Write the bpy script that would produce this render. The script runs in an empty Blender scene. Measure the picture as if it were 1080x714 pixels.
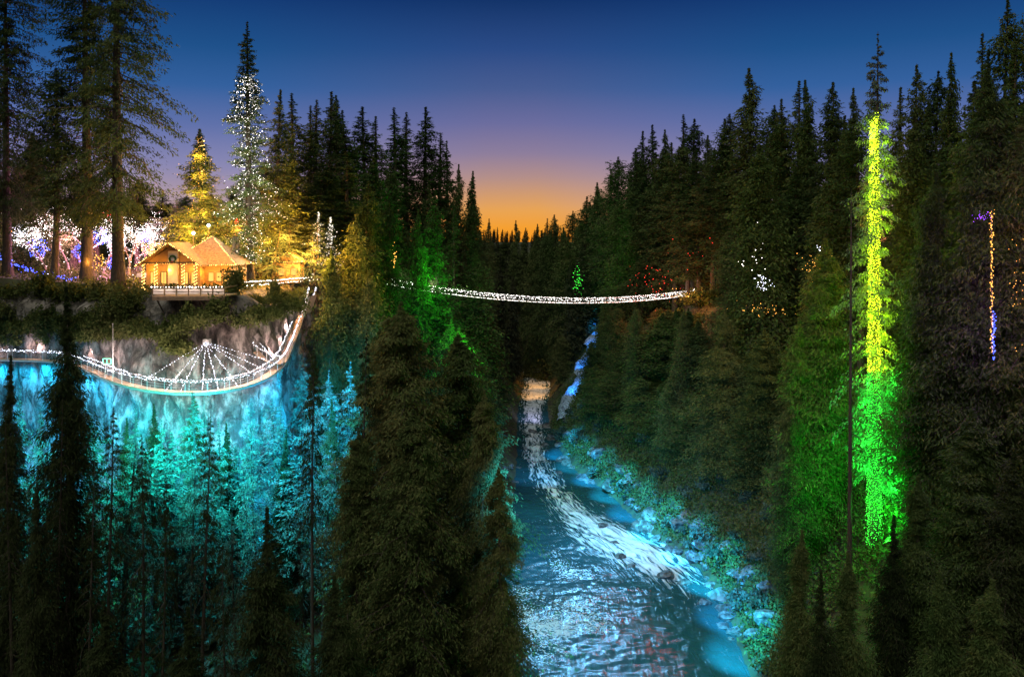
import bpy, math, random
import numpy as np
R = math.radians
SC = bpy.context.scene
COL = SC.collection
random.seed(7)
F = 900.0                      # focal length in photo pixels; 0.0 eye height is EYE
EYE = 60.0

# ------------------------------------------------------------------ camera
cd = bpy.data.cameras.new('camera')
cam = bpy.data.objects.new('camera', cd); COL.objects.link(cam)
cam.location = (0, 0, EYE); cam.rotation_euler = (R(90), 0, 0)
cd.lens = 30; cd.sensor_width = 36; cd.shift_y = -102 / 1080.0
cd.clip_start = 0.5; cd.clip_end = 6000
SC.camera = cam

# ------------------------------------------------------------------ render look
SC.view_settings.view_transform = 'Standard'
SC.view_settings.look = 'None'
SC.view_settings.gamma = 1
SC.view_settings.use_curve_mapping = False
SC.view_settings.exposure = 0.0
SC.render.engine = 'CYCLES'
cy = SC.cycles
cy.max_bounces = 4; cy.diffuse_bounces = 2; cy.glossy_bounces = 2
cy.transmission_bounces = 2; cy.transparent_max_bounces = 4
cy.use_denoising = True; cy.denoising_prefilter = 'ACCURATE'; cy.use_adaptive_sampling = False
cy.sample_clamp_indirect = 4
cy.caustics_reflective = False; cy.caustics_refractive = False

def lin(r, g, b):
    f = lambda c: (c / 255 / 12.92) if c <= 10 else ((c / 255 + 0.055) / 1.055) ** 2.4
    return (f(r), f(g), f(b), 1)

# ------------------------------------------------------------------ dusk sky
W = bpy.data.worlds.new('World'); SC.world = W; W.use_nodes = True
nt = W.node_tree; nt.nodes.clear()
def N(tree, typ, **kw):
    n = tree.nodes.new(typ)
    for k, v in kw.items(): setattr(n, k, v)
    return n
tc = N(nt, 'ShaderNodeTexCoord'); sep = N(nt, 'ShaderNodeSeparateXYZ')
nt.links.new(tc.outputs['Generated'], sep.inputs[0])
def ramp(tree, stops):
    r = N(tree, 'ShaderNodeValToRGB'); e = r.color_ramp.elements
    e[0].position, e[0].color = stops[0][0], stops[0][1]
    e[1].position, e[1].color = stops[-1][0], stops[-1][1]
    for p, c in stops[1:-1]:
        x = e.new(p); x.color = c
    return r
def sy(y):
    t = (255 - y) / 900.0
    return t / math.sqrt(1 + t * t)
HI = [(0.36, lin(4, 44, 92)), (0.55, lin(22, 48, 84)), (1.0, lin(40, 58, 84))]
cen = [(0.0, lin(248, 150, 34)), (sy(240), lin(244, 160, 50)), (sy(222), lin(232, 164, 84)), (sy(205), lin(208, 154, 112)),
       (sy(187), lin(178, 142, 138)), (sy(162), lin(140, 125, 156)), (sy(130), lin(106, 108, 158)), (sy(94), lin(70, 92, 146)),
       (sy(52), lin(40, 74, 134)), (sy(0), lin(15, 50, 104))] + HI
sid = [(0.0, lin(222, 140, 76)), (sy(240), lin(212, 158, 120)), (sy(215), lin(180, 155, 164)), (sy(180), lin(138, 136, 178)),
       (sy(140), lin(96, 113, 170)), (sy(100), lin(50, 96, 158)), (sy(60), lin(28, 80, 138)), (sy(0), lin(13, 53, 112))] + HI
r1 = ramp(nt, cen); r2 = ramp(nt, sid)
nt.links.new(sep.outputs['Z'], r1.inputs[0]); nt.links.new(sep.outputs['Z'], r2.inputs[0])
az = N(nt, 'ShaderNodeMath', operation='ARCTAN2'); nt.links.new(sep.outputs['X'], az.inputs[0]); nt.links.new(sep.outputs['Y'], az.inputs[1])
ab = N(nt, 'ShaderNodeMath', operation='ABSOLUTE'); nt.links.new(az.outputs[0], ab.inputs[0])
mr = N(nt, 'ShaderNodeMapRange'); mr.inputs['From Min'].default_value = 0.03; mr.inputs['From Max'].default_value = 0.30
nt.links.new(ab.outputs[0], mr.inputs['Value'])
mx = N(nt, 'ShaderNodeMix', data_type='RGBA'); nt.links.new(mr.outputs[0], mx.inputs['Factor'])
nt.links.new(r1.outputs[0], mx.inputs['A']); nt.links.new(r2.outputs[0], mx.inputs['B'])
# the unseen sky behind the viewer: an even fill, added to light the trees
mr2 = N(nt, 'ShaderNodeMapRange'); mr2.inputs['From Min'].default_value = 1.0; mr2.inputs['From Max'].default_value = 1.9
nt.links.new(ab.outputs[0], mr2.inputs['Value'])
mx2 = N(nt, 'ShaderNodeMix', data_type='RGBA'); nt.links.new(mr2.outputs[0], mx2.inputs['Factor'])
nt.links.new(mx.outputs['Result'], mx2.inputs['A']); mx2.inputs['B'].default_value = lin(92, 92, 88)
sky = N(nt, 'ShaderNodeTexSky', sky_type='NISHITA'); sky.sun_disc = False
sky.sun_elevation = R(-1.5); sky.sun_rotation = R(0)
skm = N(nt, 'ShaderNodeMix', data_type='RGBA', blend_type='ADD'); skm.inputs['Factor'].default_value = 0.004
nt.links.new(mx2.outputs['Result'], skm.inputs['A']); nt.links.new(sky.outputs[0], skm.inputs['B'])
bg = N(nt, 'ShaderNodeBackground'); bg.inputs['Strength'].default_value = 1.0
nt.links.new(skm.outputs['Result'], bg.inputs['Color'])
out = N(nt, 'ShaderNodeOutputWorld'); nt.links.new(bg.outputs[0], out.inputs[0])

# added fill lamp, broad and high behind the viewer, to brighten the trees
sl = bpy.data.lights.new('fill_sun', 'SUN'); sl.energy = 1.75; sl.angle = R(50); sl.color = (1.0, 0.98, 0.80)
so = bpy.data.objects.new('fill_sun', sl); COL.objects.link(so); so.location = (-20, -60, 140)
so.rotation_euler = (R(34), 0, R(-30))

# ------------------------------------------------------------------ helpers
def px(x, y, D):
    return np.array([(x - 540) / F * D, D, EYE - (y - 255) / F * D])

def link(o, parent=None):
    COL.objects.link(o)
    if parent is not None: o.parent = parent
    return o

def mesh_np(name, verts, quads=None, tris=None, mat=None, smooth=False):
    me = bpy.data.meshes.new(name)
    verts = np.asarray(verts, dtype=np.float32).reshape(-1, 3)
    nq = 0 if quads is None else len(quads); ntri = 0 if tris is None else len(tris)
    loops = []
    if nq: loops.append(np.asarray(quads, dtype=np.int32).ravel())
    if ntri: loops.append(np.asarray(tris, dtype=np.int32).ravel())
    loops = np.concatenate(loops)
    me.vertices.add(len(verts)); me.vertices.foreach_set('co', verts.ravel())
    me.loops.add(len(loops)); me.loops.foreach_set('vertex_index', loops)
    starts = np.concatenate([np.arange(nq) * 4, nq * 4 + np.arange(ntri) * 3]).astype(np.int32)
    me.polygons.add(nq + ntri); me.polygons.foreach_set('loop_start', starts)
    if smooth: me.polygons.foreach_set('use_smooth', np.ones(nq + ntri, dtype=bool))
    me.update(calc_edges=True)
    if mat: me.materials.append(mat)
    return me

class MB:
    """collects boxes, tubes, prisms; build() links them as one mesh object"""
    def __init__(s): s.v = []; s.f = []
    def add(s, vs, fs):
        b = len(s.v); s.v += [tuple(map(float, p)) for p in vs]; s.f += [tuple(i + b for i in f) for f in fs]
    def box(s, c, size, rz=0):
        x, y, z = [k / 2 for k in size]; ca, sa = math.cos(rz), math.sin(rz)
        vs = []
        for dx, dy, dz in ((-x,-y,-z),(x,-y,-z),(x,y,-z),(-x,y,-z),(-x,-y,z),(x,-y,z),(x,y,z),(-x,y,z)):
            vs.append((c[0] + dx*ca - dy*sa, c[1] + dx*sa + dy*ca, c[2] + dz))
        s.add(vs, [(0,3,2,1),(4,5,6,7),(0,1,5,4),(1,2,6,5),(2,3,7,6),(3,0,4,7)])
    def tube(s, pts, r, n=6, r2=None):
        pts = [np.array(p, float) for p in pts]; L = len(pts); vs = []
        for i, p in enumerate(pts):
            d = pts[min(i+1, L-1)] - pts[max(i-1, 0)]; d /= (np.linalg.norm(d) + 1e-9)
            up = np.array((0, 0, 1.0)) if abs(d[2]) < 0.9 else np.array((1.0, 0, 0))
            a = np.cross(d, up); a /= np.linalg.norm(a); b = np.cross(a, d)
            rr = r if r2 is None else r + (r2 - r) * i / (L - 1)
            for k in range(n):
                t = 2 * math.pi * k / n
                vs.append(p + rr * (math.cos(t) * a + math.sin(t) * b))
        fs = [(i*n+k, i*n+(k+1) % n, (i+1)*n+(k+1) % n, (i+1)*n+k) for i in range(L-1) for k in range(n)]
        fs += [tuple(range(n-1, -1, -1)), tuple((L-1)*n + k for k in range(n))]
        s.add(vs, fs)
    def prism(s, poly, y0, y1):      # polygon in x,z extruded along y
        n = len(poly)
        vs = [(x, y0, z) for x, z in poly] + [(x, y1, z) for x, z in poly]
        s.add(vs, [tuple(range(n)), tuple(range(2*n-1, n-1, -1))] + [(k, n+k, n+(k+1) % n, (k+1) % n) for k in range(n)])
    def build(s, name, mat, parent=None, smooth=False, off=(0, 0, 0)):
        me = bpy.data.meshes.new(name)
        me.from_pydata([(x-off[0], y-off[1], z-off[2]) for x, y, z in s.v], [], s.f)
        me.update()
        if smooth: me.polygons.foreach_set('use_smooth', [True] * len(me.polygons))
        me.materials.append(mat)
        return link(bpy.data.objects.new(name, me), parent)

def tag(o, label=None, cat=None, group=None, kind=None):
    if label: o['label'] = label
    if cat: o['category'] = cat
    if group: o['group'] = group
    if kind: o['kind'] = kind
    return o
def empty(name, loc, label, cat, group=None, rz=0):
    o = link(bpy.data.objects.new(name, None)); o.location = loc; o.rotation_euler = (0, 0, rz)
    return tag(o, label, cat, group)
def kid(name, mesh, parent, kind=None):
    o = link(bpy.data.objects.new(name, mesh), parent)
    if kind: o['kind'] = kind
    return o

def vnoise(x, y, seed=0):
    """value noise on arrays, 0..1"""
    xi = np.floor(x).astype(np.int64); yi = np.floor(y).astype(np.int64)
    xf = x - xi; yf = y - yi
    def h(a, b):
        n = (a * 374761393 + b * 668265263 + seed * 974711) & 0xffffffff
        n = ((n ^ (n >> 13)) * 1274126177) & 0xffffffff
        return ((n ^ (n >> 16)) & 0xffff) / 65535.0
    u = xf * xf * (3 - 2 * xf); v = yf * yf * (3 - 2 * yf)
    return (h(xi, yi) * (1-u) + h(xi+1, yi) * u) * (1-v) + (h(xi, yi+1) * (1-u) + h(xi+1, yi+1) * u) * v
def fbm(x, y, seed=0, oct=4):
    a = 0; w = 0.5; t = 0
    for o in range(oct):
        a = a + w * vnoise(x * 2**o, y * 2**o, seed + o); t += w; w *= 0.5
    return a / t

# ------------------------------------------------------------------ materials
def pmat(name, col, rough=0.8, col2=None, scale=1.0, metal=0.0, detail=4, bump=0, distort=0, stretch=None, spec=0.3):
    m = bpy.data.materials.new(name); m.use_nodes = True; t = m.node_tree
    b = t.nodes['Principled BSDF']
    b.inputs['Roughness'].default_value = rough; b.inputs['Metallic'].default_value = metal
    b.inputs['Specular IOR Level'].default_value = spec
    b.inputs['Base Color'].default_value = (*col, 1)
    if col2 is not None:
        c = N(t, 'ShaderNodeTexCoord'); src = c.outputs['Object']
        if stretch:
            mp = N(t, 'ShaderNodeMapping'); mp.inputs['Scale'].default_value = stretch
            t.links.new(src, mp.inputs[0]); src = mp.outputs[0]
        n = N(t, 'ShaderNodeTexNoise'); n.inputs['Scale'].default_value = scale; n.inputs['Detail'].default_value = detail
        n.inputs['Distortion'].default_value = distort
        t.links.new(src, n.inputs['Vector'])
        rp = ramp(t, [(0.35, (*col, 1)), (0.65, (*col2, 1))]); t.links.new(n.outputs['Fac'], rp.inputs[0])
        t.links.new(rp.outputs[0], b.inputs['Base Color'])
        if bump:
            bp = N(t, 'ShaderNodeBump'); bp.inputs['Strength'].default_value = bump; bp.inputs['Distance'].default_value = 0.3
            t.links.new(n.outputs['Fac'], bp.inputs['Height']); t.links.new(bp.outputs[0], b.inputs['Normal'])
    return m

def rockmat(name, a, b):
    """weathered granite: streaks, mottling and a net of dark cracks"""
    m = bpy.data.materials.new(name); m.use_nodes = True; t = m.node_tree; bs = t.nodes['Principled BSDF']; bs.inputs['Roughness'].default_value = 0.85; bs.inputs['Specular IOR Level'].default_value = 0.2
    c = N(t, 'ShaderNodeTexCoord'); mp = N(t, 'ShaderNodeMapping'); mp.inputs['Scale'].default_value = (1, 1, 0.45); t.links.new(c.outputs['Object'], mp.inputs[0])
    n1 = N(t, 'ShaderNodeTexNoise'); n1.inputs['Scale'].default_value = 0.5; n1.inputs['Detail'].default_value = 15; n1.inputs['Roughness'].default_value = 0.72
    t.links.new(mp.outputs[0], n1.inputs['Vector'])
    n2 = N(t, 'ShaderNodeTexNoise'); n2.inputs['Scale'].default_value = 0.9; n2.inputs['Detail'].default_value = 6; t.links.new(c.outputs['Object'], n2.inputs['Vector'])
    ad = N(t, 'ShaderNodeMix', data_type='VECTOR'); ad.inputs['Factor'].default_value = 0.6; t.links.new(mp.outputs[0], ad.inputs['A']); t.links.new(n2.outputs['Color'], ad.inputs['B'])
    vo = N(t, 'ShaderNodeTexVoronoi', feature='DISTANCE_TO_EDGE'); vo.inputs['Scale'].default_value = 0.42; t.links.new(ad.outputs['Result'], vo.inputs['Vector'])
    rp = ramp(t, [(0.36, (*[k * .45 for k in a], 1)), (0.47, (*a, 1)), (0.56, (*b, 1)), (0.68, (*[min(k * 1.5, .6) for k in b], 1))]); t.links.new(n1.outputs['Fac'], rp.inputs[0])
    cr = ramp(t, [(0.0, (.55, .55, .55, 1)), (0.03, (1, 1, 1, 1))]); t.links.new(vo.outputs['Distance'], cr.inputs[0])
    mu = N(t, 'ShaderNodeMix', data_type='RGBA', blend_type='MULTIPLY'); mu.inputs['Factor'].default_value = 1; t.links.new(rp.outputs[0], mu.inputs['A']); t.links.new(cr.outputs[0], mu.inputs['B'])
    t.links.new(mu.outputs['Result'], bs.inputs['Base Color'])
    hm = N(t, 'ShaderNodeMath', operation='MULTIPLY'); t.links.new(n1.outputs['Fac'], hm.inputs[0]); t.links.new(cr.outputs[0], hm.inputs[1])
    bp = N(t, 'ShaderNodeBump'); bp.inputs['Strength'].default_value = 1; bp.inputs['Distance'].default_value = 1.2; t.links.new(hm.outputs[0], bp.inputs['Height']); t.links.new(bp.outputs[0], bs.inputs['Normal'])
    return m

def foliage(name, a, b, c, trans=0.25):
    """leaf material: varies from tree to tree and from clump to clump"""
    m = bpy.data.materials.new(name); m.use_nodes = True; t = m.node_tree; t.nodes.clear()
    tcn = N(t, 'ShaderNodeTexCoord'); oi = N(t, 'ShaderNodeObjectInfo'); gm = N(t, 'ShaderNodeNewGeometry')
    n = N(t, 'ShaderNodeTexNoise'); n.inputs['Scale'].default_value = 0.45; n.inputs['Detail'].default_value = 3
    t.links.new(tcn.outputs['Object'], n.inputs['Vector'])
    add = N(t, 'ShaderNodeMath', operation='ADD'); t.links.new(n.outputs['Fac'], add.inputs[0])
    mul = N(t, 'ShaderNodeMath', operation='MULTIPLY'); mul.inputs[1].default_value = 0.4
    t.links.new(gm.outputs['Random Per Island'], mul.inputs[0]); t.links.new(mul.outputs[0], add.inputs[1])
    mul2 = N(t, 'ShaderNodeMath', operation='MULTIPLY_ADD'); mul2.inputs[1].default_value = 0.5; mul2.inputs[2].default_value = -0.42
    t.links.new(oi.outputs['Random'], mul2.inputs[0])
    add2 = N(t, 'ShaderNodeMath', operation='ADD'); t.links.new(add.outputs[0], add2.inputs[0]); t.links.new(mul2.outputs[0], add2.inputs[1])
    rp = ramp(t, [(0.15, (*a, 1)), (0.5, (*b, 1)), (0.85, (*c, 1))]); t.links.new(add2.outputs[0], rp.inputs[0])
    d = N(t, 'ShaderNodeBsdfDiffuse'); tr = N(t, 'ShaderNodeBsdfTranslucent'); ms = N(t, 'ShaderNodeMixShader'); ms.inputs[0].default_value = trans
    t.links.new(rp.outputs[0], d.inputs[0]); t.links.new(rp.outputs[0], tr.inputs[0])
    t.links.new(d.outputs[0], ms.inputs[1]); t.links.new(tr.outputs[0], ms.inputs[2])
    o = N(t, 'ShaderNodeOutputMaterial'); t.links.new(ms.outputs[0], o.inputs[0])
    return m

def glow(name, col, s=8.0):
    m = bpy.data.materials.new(name); m.use_nodes = True; t = m.node_tree; t.nodes.clear()
    e = N(t, 'ShaderNodeEmission'); e.inputs[0].default_value = (*col, 1); e.inputs[1].default_value = s
    o = N(t, 'ShaderNodeOutputMaterial'); t.links.new(e.outputs[0], o.inputs[0])
    m.cycles.emission_sampling = 'NONE'
    return m

M = {}
M['fol_fir'] = foliage('fir_needles', (0.024, 0.040, 0.016), (0.046, 0.076, 0.028), (0.085, 0.105, 0.040))
M['fol_cedar'] = foliage('cedar_sprays', (0.028, 0.046, 0.016), (0.056, 0.090, 0.030), (0.110, 0.125, 0.046))
M['fol_brown'] = foliage('weathered_needles', (0.030, 0.044, 0.017), (0.055, 0.080, 0.029), (0.110, 0.114, 0.046))
M['fol_shaded'] = foliage('shaded_needles', (0.012, 0.018, 0.009), (0.024, 0.036, 0.015), (0.048, 0.060, 0.026))  # needle colour darkened to stand in for shade on the foreground hemlocks
M['fol_far'] = foliage('distant_needles', (0.032, 0.038, 0.022), (0.052, 0.060, 0.034), (0.080, 0.082, 0.046))
M['fol_shrub'] = foliage('shrub_leaves', (0.035, 0.050, 0.015), (0.060, 0.080, 0.025), (0.11, 0.12, 0.045))
M['fol_fern'] = foliage('bank_leaves', (0.028, 0.045, 0.034), (0.060, 0.090, 0.070), (0.12, 0.15, 0.12))
M['bark'] = pmat('bark', (0.030, 0.024, 0.019), 0.9, (0.070, 0.055, 0.043), 3, stretch=(4, 4, 0.5), bump=0.6)
M['soil'] = pmat('forest_floor', (0.028, 0.026, 0.016), 0.95, (0.055, 0.060, 0.028), 0.35, bump=0.5, detail=8)
M['rock'] = rockmat('granite', (0.075, 0.068, 0.062), (0.21, 0.19, 0.175))
M['wetrock'] = pmat('river_rock', (0.022, 0.022, 0.024), 0.4, (0.13, 0.128, 0.125), 1.8, bump=1.0, detail=12)
M['timber'] = pmat('weathered_timber', (0.16, 0.11, 0.07), 0.8, (0.28, 0.20, 0.13), 2, stretch=(1, 1, 6))
M['darktimber'] = pmat('dark_timber', (0.07, 0.05, 0.035), 0.8, (0.12, 0.09, 0.06), 2)
M['siding'] = pmat('cabin_boards', (0.34, 0.22, 0.12), 0.75, (0.46, 0.31, 0.18), 1.5, stretch=(0.4, 0.4, 5))
M['shingle'] = pmat('cedar_shingles', (0.12, 0.075, 0.045), 0.85, (0.26, 0.17, 0.10), 1.6, stretch=(2, 2, 2), bump=0.5)
M['steel'] = pmat('galvanised_steel', (0.38, 0.39, 0.40), 0.45, (0.5, 0.5, 0.5), 4, metal=0.7)
M['cable'] = pmat('steel_cable', (0.25, 0.25, 0.26), 0.5, metal=0.6)
M['wirem'] = pmat('wire', (0.03, 0.035, 0.03), 0.7)
M['glassw'] = pmat('window_glass', (0.05, 0.05, 0.05), 0.08)
M['pale'] = pmat('pale_plaster', (0.62, 0.56, 0.55), 0.7, (0.72, 0.66, 0.64), 2)
M['green'] = pmat('wreath_green', (0.03, 0.09, 0.03), 0.9, (0.06, 0.13, 0.04), 8)
M['red'] = pmat('red_ribbon', (0.5, 0.03, 0.03), 0.5)
WHITE = (1.0, 0.93, 0.88)
M['b_white'] = glow('white_bulb', WHITE, 7)
M['b_cool'] = glow('cool_white_bulb', (0.78, 0.82, 1.0), 6)
M['b_warm'] = glow('warm_bulb', (1.0, 0.62, 0.16), 7)
M['b_gold'] = glow('gold_bulb', (1.0, 0.46, 0.08), 3.2)
M['b_blue'] = glow('blue_bulb', (0.06, 0.10, 1.0), 7)
M['b_red'] = glow('red_bulb', (1.0, 0.05, 0.03), 2.2)
M['b_green'] = glow('green_bulb', (0.06, 1.0, 0.06), 2.4)
M['b_lime'] = glow('lime_bulb', (0.70, 1.0, 0.03), 3.6)
M['b_dim'] = glow('dim_white_bulb', (1.0, 0.93, 0.80), 1.4)
M['palebark'] = pmat('pale_bark', (0.20, 0.15, 0.13), 0.85, (0.34, 0.27, 0.24), 3)
M['b_violet'] = glow('violet_bulb', (0.35, 0.06, 1.0), 5)
M['b_mint'] = glow('mint_tube', (0.25, 1.0, 0.62), 4)
M['lit_pane'] = glow('lit_window', (1.0, 0.50, 0.10), 1.6)

def bulbs_mesh(name, pts, r, mat, rv=0.6, seed=0):
    rng = np.random.default_rng(seed); pts = np.asarray(pts, float); n = len(pts)
    d = np.array([(1,0,0),(-1,0,0),(0,1,0),(0,-1,0),(0,0,1),(0,0,-1)], float)
    rr = r * (1 + rv * (rng.random((n, 1, 1)) * 2 - 1))
    v = pts[:, None, :] + d[None] * rr
    t = np.array([(0,2,4),(2,1,4),(1,3,4),(3,0,4),(2,0,5),(1,2,5),(3,1,5),(0,3,5)])
    tr = (np.arange(n) * 6)[:, None, None] + t[None]
    return mesh_np(name, v.reshape(-1, 3), tris=tr.reshape(-1, 3), mat=mat)

def lamp(name, loc, col, power, kind='POINT', aim=None, size=0.3, angle=60, blend=0.6):
    l = bpy.data.lights.new(name, kind); l.energy = power * PW.get(name, 1); l.color = col
    l.shadow_soft_size = size
    if kind == 'SPOT': l.spot_size = R(angle); l.spot_blend = blend
    o = link(bpy.data.objects.new(name, l)); o.location = loc
    if aim is not None:
        from mathutils import Vector
        o.rotation_euler = (Vector(aim) - Vector(loc)).to_track_quat('-Z', 'Y').to_euler()
    return o

# ------------------------------------------------------------------ terrain
RIM = np.array([(-170, 20), (-120, 90), (-104, 122), (-92, 146), (-75, 143), (-62, 132), (-55, 126.5), (-48, 124), (-41, 124.5), (-37.5, 129),
                (-39.8, 136), (-40.5, 145), (-40.5, 155), (-39, 165), (-34, 182), (-29, 200), (-23, 230), (-15, 270), (-9, 310), (-14, 350),
                (-34, 400), (-90, 460), (-200, 540), (-420, 640)], float)
EDGE_Y = np.array([-60, 40, 80, 118, 140, 157, 177, 204, 230, 263, 309, 360, 400, 440, 480, 560, 700, 4000], float)
EDGE_L = np.array([-16, -14, -12, -9, -5.5, -3, -.5, 0.6, 1.1, 1.5, 2, 5, 2, -25, -75, -190, -400, -4000], float)
EDGE_R = np.array([46, 44, 37, 33, 35.5, 34.5, 28.5, 23, 15.5, 12.5, 13, 16.5, 17, -6, -50, -160, -370, -3900], float)
POLY = np.vstack([RIM, [(-3000, 2400), (-3000, -300), (-170, -300)]])
def inside(x, y):
    c = np.zeros(x.shape, bool); n = len(POLY)
    for i in range(n):
        x1, y1 = POLY[i]; x2, y2 = POLY[(i+1) % n]
        k = ((y1 > y) != (y2 > y)) & (x < (x2-x1) * (y-y1) / ((y2-y1) if y2 != y1 else 1e-9) + x1)
        c ^= k
    return c
def rimdist(x, y):
    P = np.vstack([[(-170, -300)], RIM, [(-3000, 2400)]]); d = np.full(x.shape, 1e9)
    for a, b in zip(P[:-1], P[1:]):
        ab_ = b - a; t = np.clip(((x-a[0])*ab_[0] + (y-a[1])*ab_[1]) / (ab_ @ ab_), 0, 1)
        d = np.minimum(d, np.hypot(x - a[0] - t*ab_[0], y - a[1] - t*ab_[1]))
    return d
def height(x, y):
    x = np.asarray(x, float); y = np.asarray(y, float); shp = x.shape
    x = np.atleast_1d(x).ravel(); y = np.atleast_1d(y).ravel()
    el = np.interp(y, EDGE_Y, EDGE_L); er = np.interp(y, EDGE_Y, EDGE_R)
    d = rimdist(x, y); ins = inside(x, y)
    n = fbm(x / 14, y / 14, 3)
    plat = 52.2 + 0.05 * np.clip(-x - 62, 0, 150) + 1.2 * (fbm(x / 40, y / 40, 9) - 0.5) * np.clip(d / 10, 0, 1) + 0.012 * np.clip(y - 200, 0, 800)
    dl = np.clip(el - x, 0, None)
    tal = 21 * (dl / (dl + d + 1e-3)) ** 1.15
    left_low = tal + (n - 0.5) * 3 * np.clip(dl / 6, 0, 1) * np.clip(d / 6, 0, 1)
    sd = np.where(ins, -d, d); k = np.clip((sd + 3.0) / 2.4, 0, 1)      # the rock cliff stands on this break
    hl = plat * (1 - k) + left_low * k
    t = np.clip(x - er, 0, None)
    hr = np.where(t < 20, 1.25 * t, np.where(t < 46, 25 + 0.75 * (t - 20), 44.5 + 0.10 * (t - 46)))
    hr = np.minimum(hr, 58 + 0 * hr) + (n - 0.5) * 5 * np.clip(t / 8, 0, 1)
    h = np.where(x < el, hl, np.where(x > er, hr, -1.8))
    bank = np.minimum(np.abs(x - el), np.abs(x - er))
    h = np.where((x >= el) & (x <= er), -1.8 * np.clip(bank / 3, 0, 1), h)
    return h.reshape(shp)
def hz(x, y): return float(height(np.array([x]), np.array([y]))[0])

def axis(lo, hi, steps):
    out = [lo]
    while out[-1] < hi:
        v = out[-1]
        for a, b, s in steps:
            if a <= v < b: out.append(v + s); break
        else: out.append(v + 60)
    return np.array(out)
ax = axis(-3000, 3000, [(-3000, -400, 120), (-400, -140, 12), (-140, 80, 1.25), (80, 160, 4), (160, 400, 14), (400, 3000, 130)])
ay = axis(-120, 4200, [(-120, 50, 6), (50, 290, 1.5), (290, 480, 3.5), (480, 900, 20), (900, 4200, 160)])
GX, GY = np.meshgrid(ax, ay)
GZ = height(GX, GY)
nx, ny = len(ax), len(ay)
idx = np.arange(nx * ny).reshape(ny, nx)
quads = np.stack([idx[:-1, :-1], idx[:-1, 1:], idx[1:, 1:], idx[1:, :-1]], -1).reshape(-1, 4)
g = link(bpy.data.objects.new('ground', mesh_np('ground', np.stack([GX, GY, GZ], -1), quads, mat=M['soil'], smooth=True)))
g['kind'] = 'structure'

# ------------------------------------------------------------------ rock cliff that carries the plateau
def cliff():
    pts = RIM[2:17]; seg = np.hypot(*np.diff(pts, axis=0).T); s = np.concatenate([[0], np.cumsum(seg)])
    ns = int(s[-1] / 0.4); S = np.linspace(0, s[-1], ns)
    X = np.interp(S, s, pts[:, 0]); Y = np.interp(S, s, pts[:, 1])
    k = np.ones(7) / 7
    Xs = np.convolve(np.pad(X, 3, 'edge'), k, 'valid'); Ys = np.convolve(np.pad(Y, 3, 'edge'), k, 'valid')
    tx, ty = np.gradient(Xs), np.gradient(Ys); l = np.hypot(tx, ty); nxo, nyo = ty / l, -tx / l      # outward: towards the gorge
    nv = 130; T = np.linspace(0, 1, nv)
    V = []
    for t in T:
        z = 52.3 - t * 50 + 0 * S
        o = 0.8 + t * 3.4
        a = fbm(S / 7, z / 16, 21, 5); b = fbm(S / 2.2, z / 5.5, 31, 4); c = np.abs(fbm(S / 4 + z / 30, z / 20, 41, 3) - 0.5)
        d2 = fbm(S / 0.9, z / 2.2, 51, 3)
        o = o + (a - 0.5) * 4.6 + (b - 0.5) * 2.6 + (d2 - 0.5) * 1.0 - np.clip(0.10 - c, 0, 1) * 12
        if t < 0.06: o = o * (t / 0.06) - 3.0 * (1 - t / 0.06)
        V.append(np.stack([Xs + nxo * o, Ys + nyo * o, z - (0 if t > 0 else 0.4)], -1))
    V = np.array(V); i = np.arange(nv * ns).reshape(nv, ns)
    q = np.stack([i[:-1, :-1], i[1:, :-1], i[1:, 1:], i[:-1, 1:]], -1).reshape(-1, 4)
    o = link(bpy.data.objects.new('rock_cliff', mesh_np('rock_cliff', V, q, mat=M['rock'])))
    o['kind'] = 'structure'
cliff()

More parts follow.
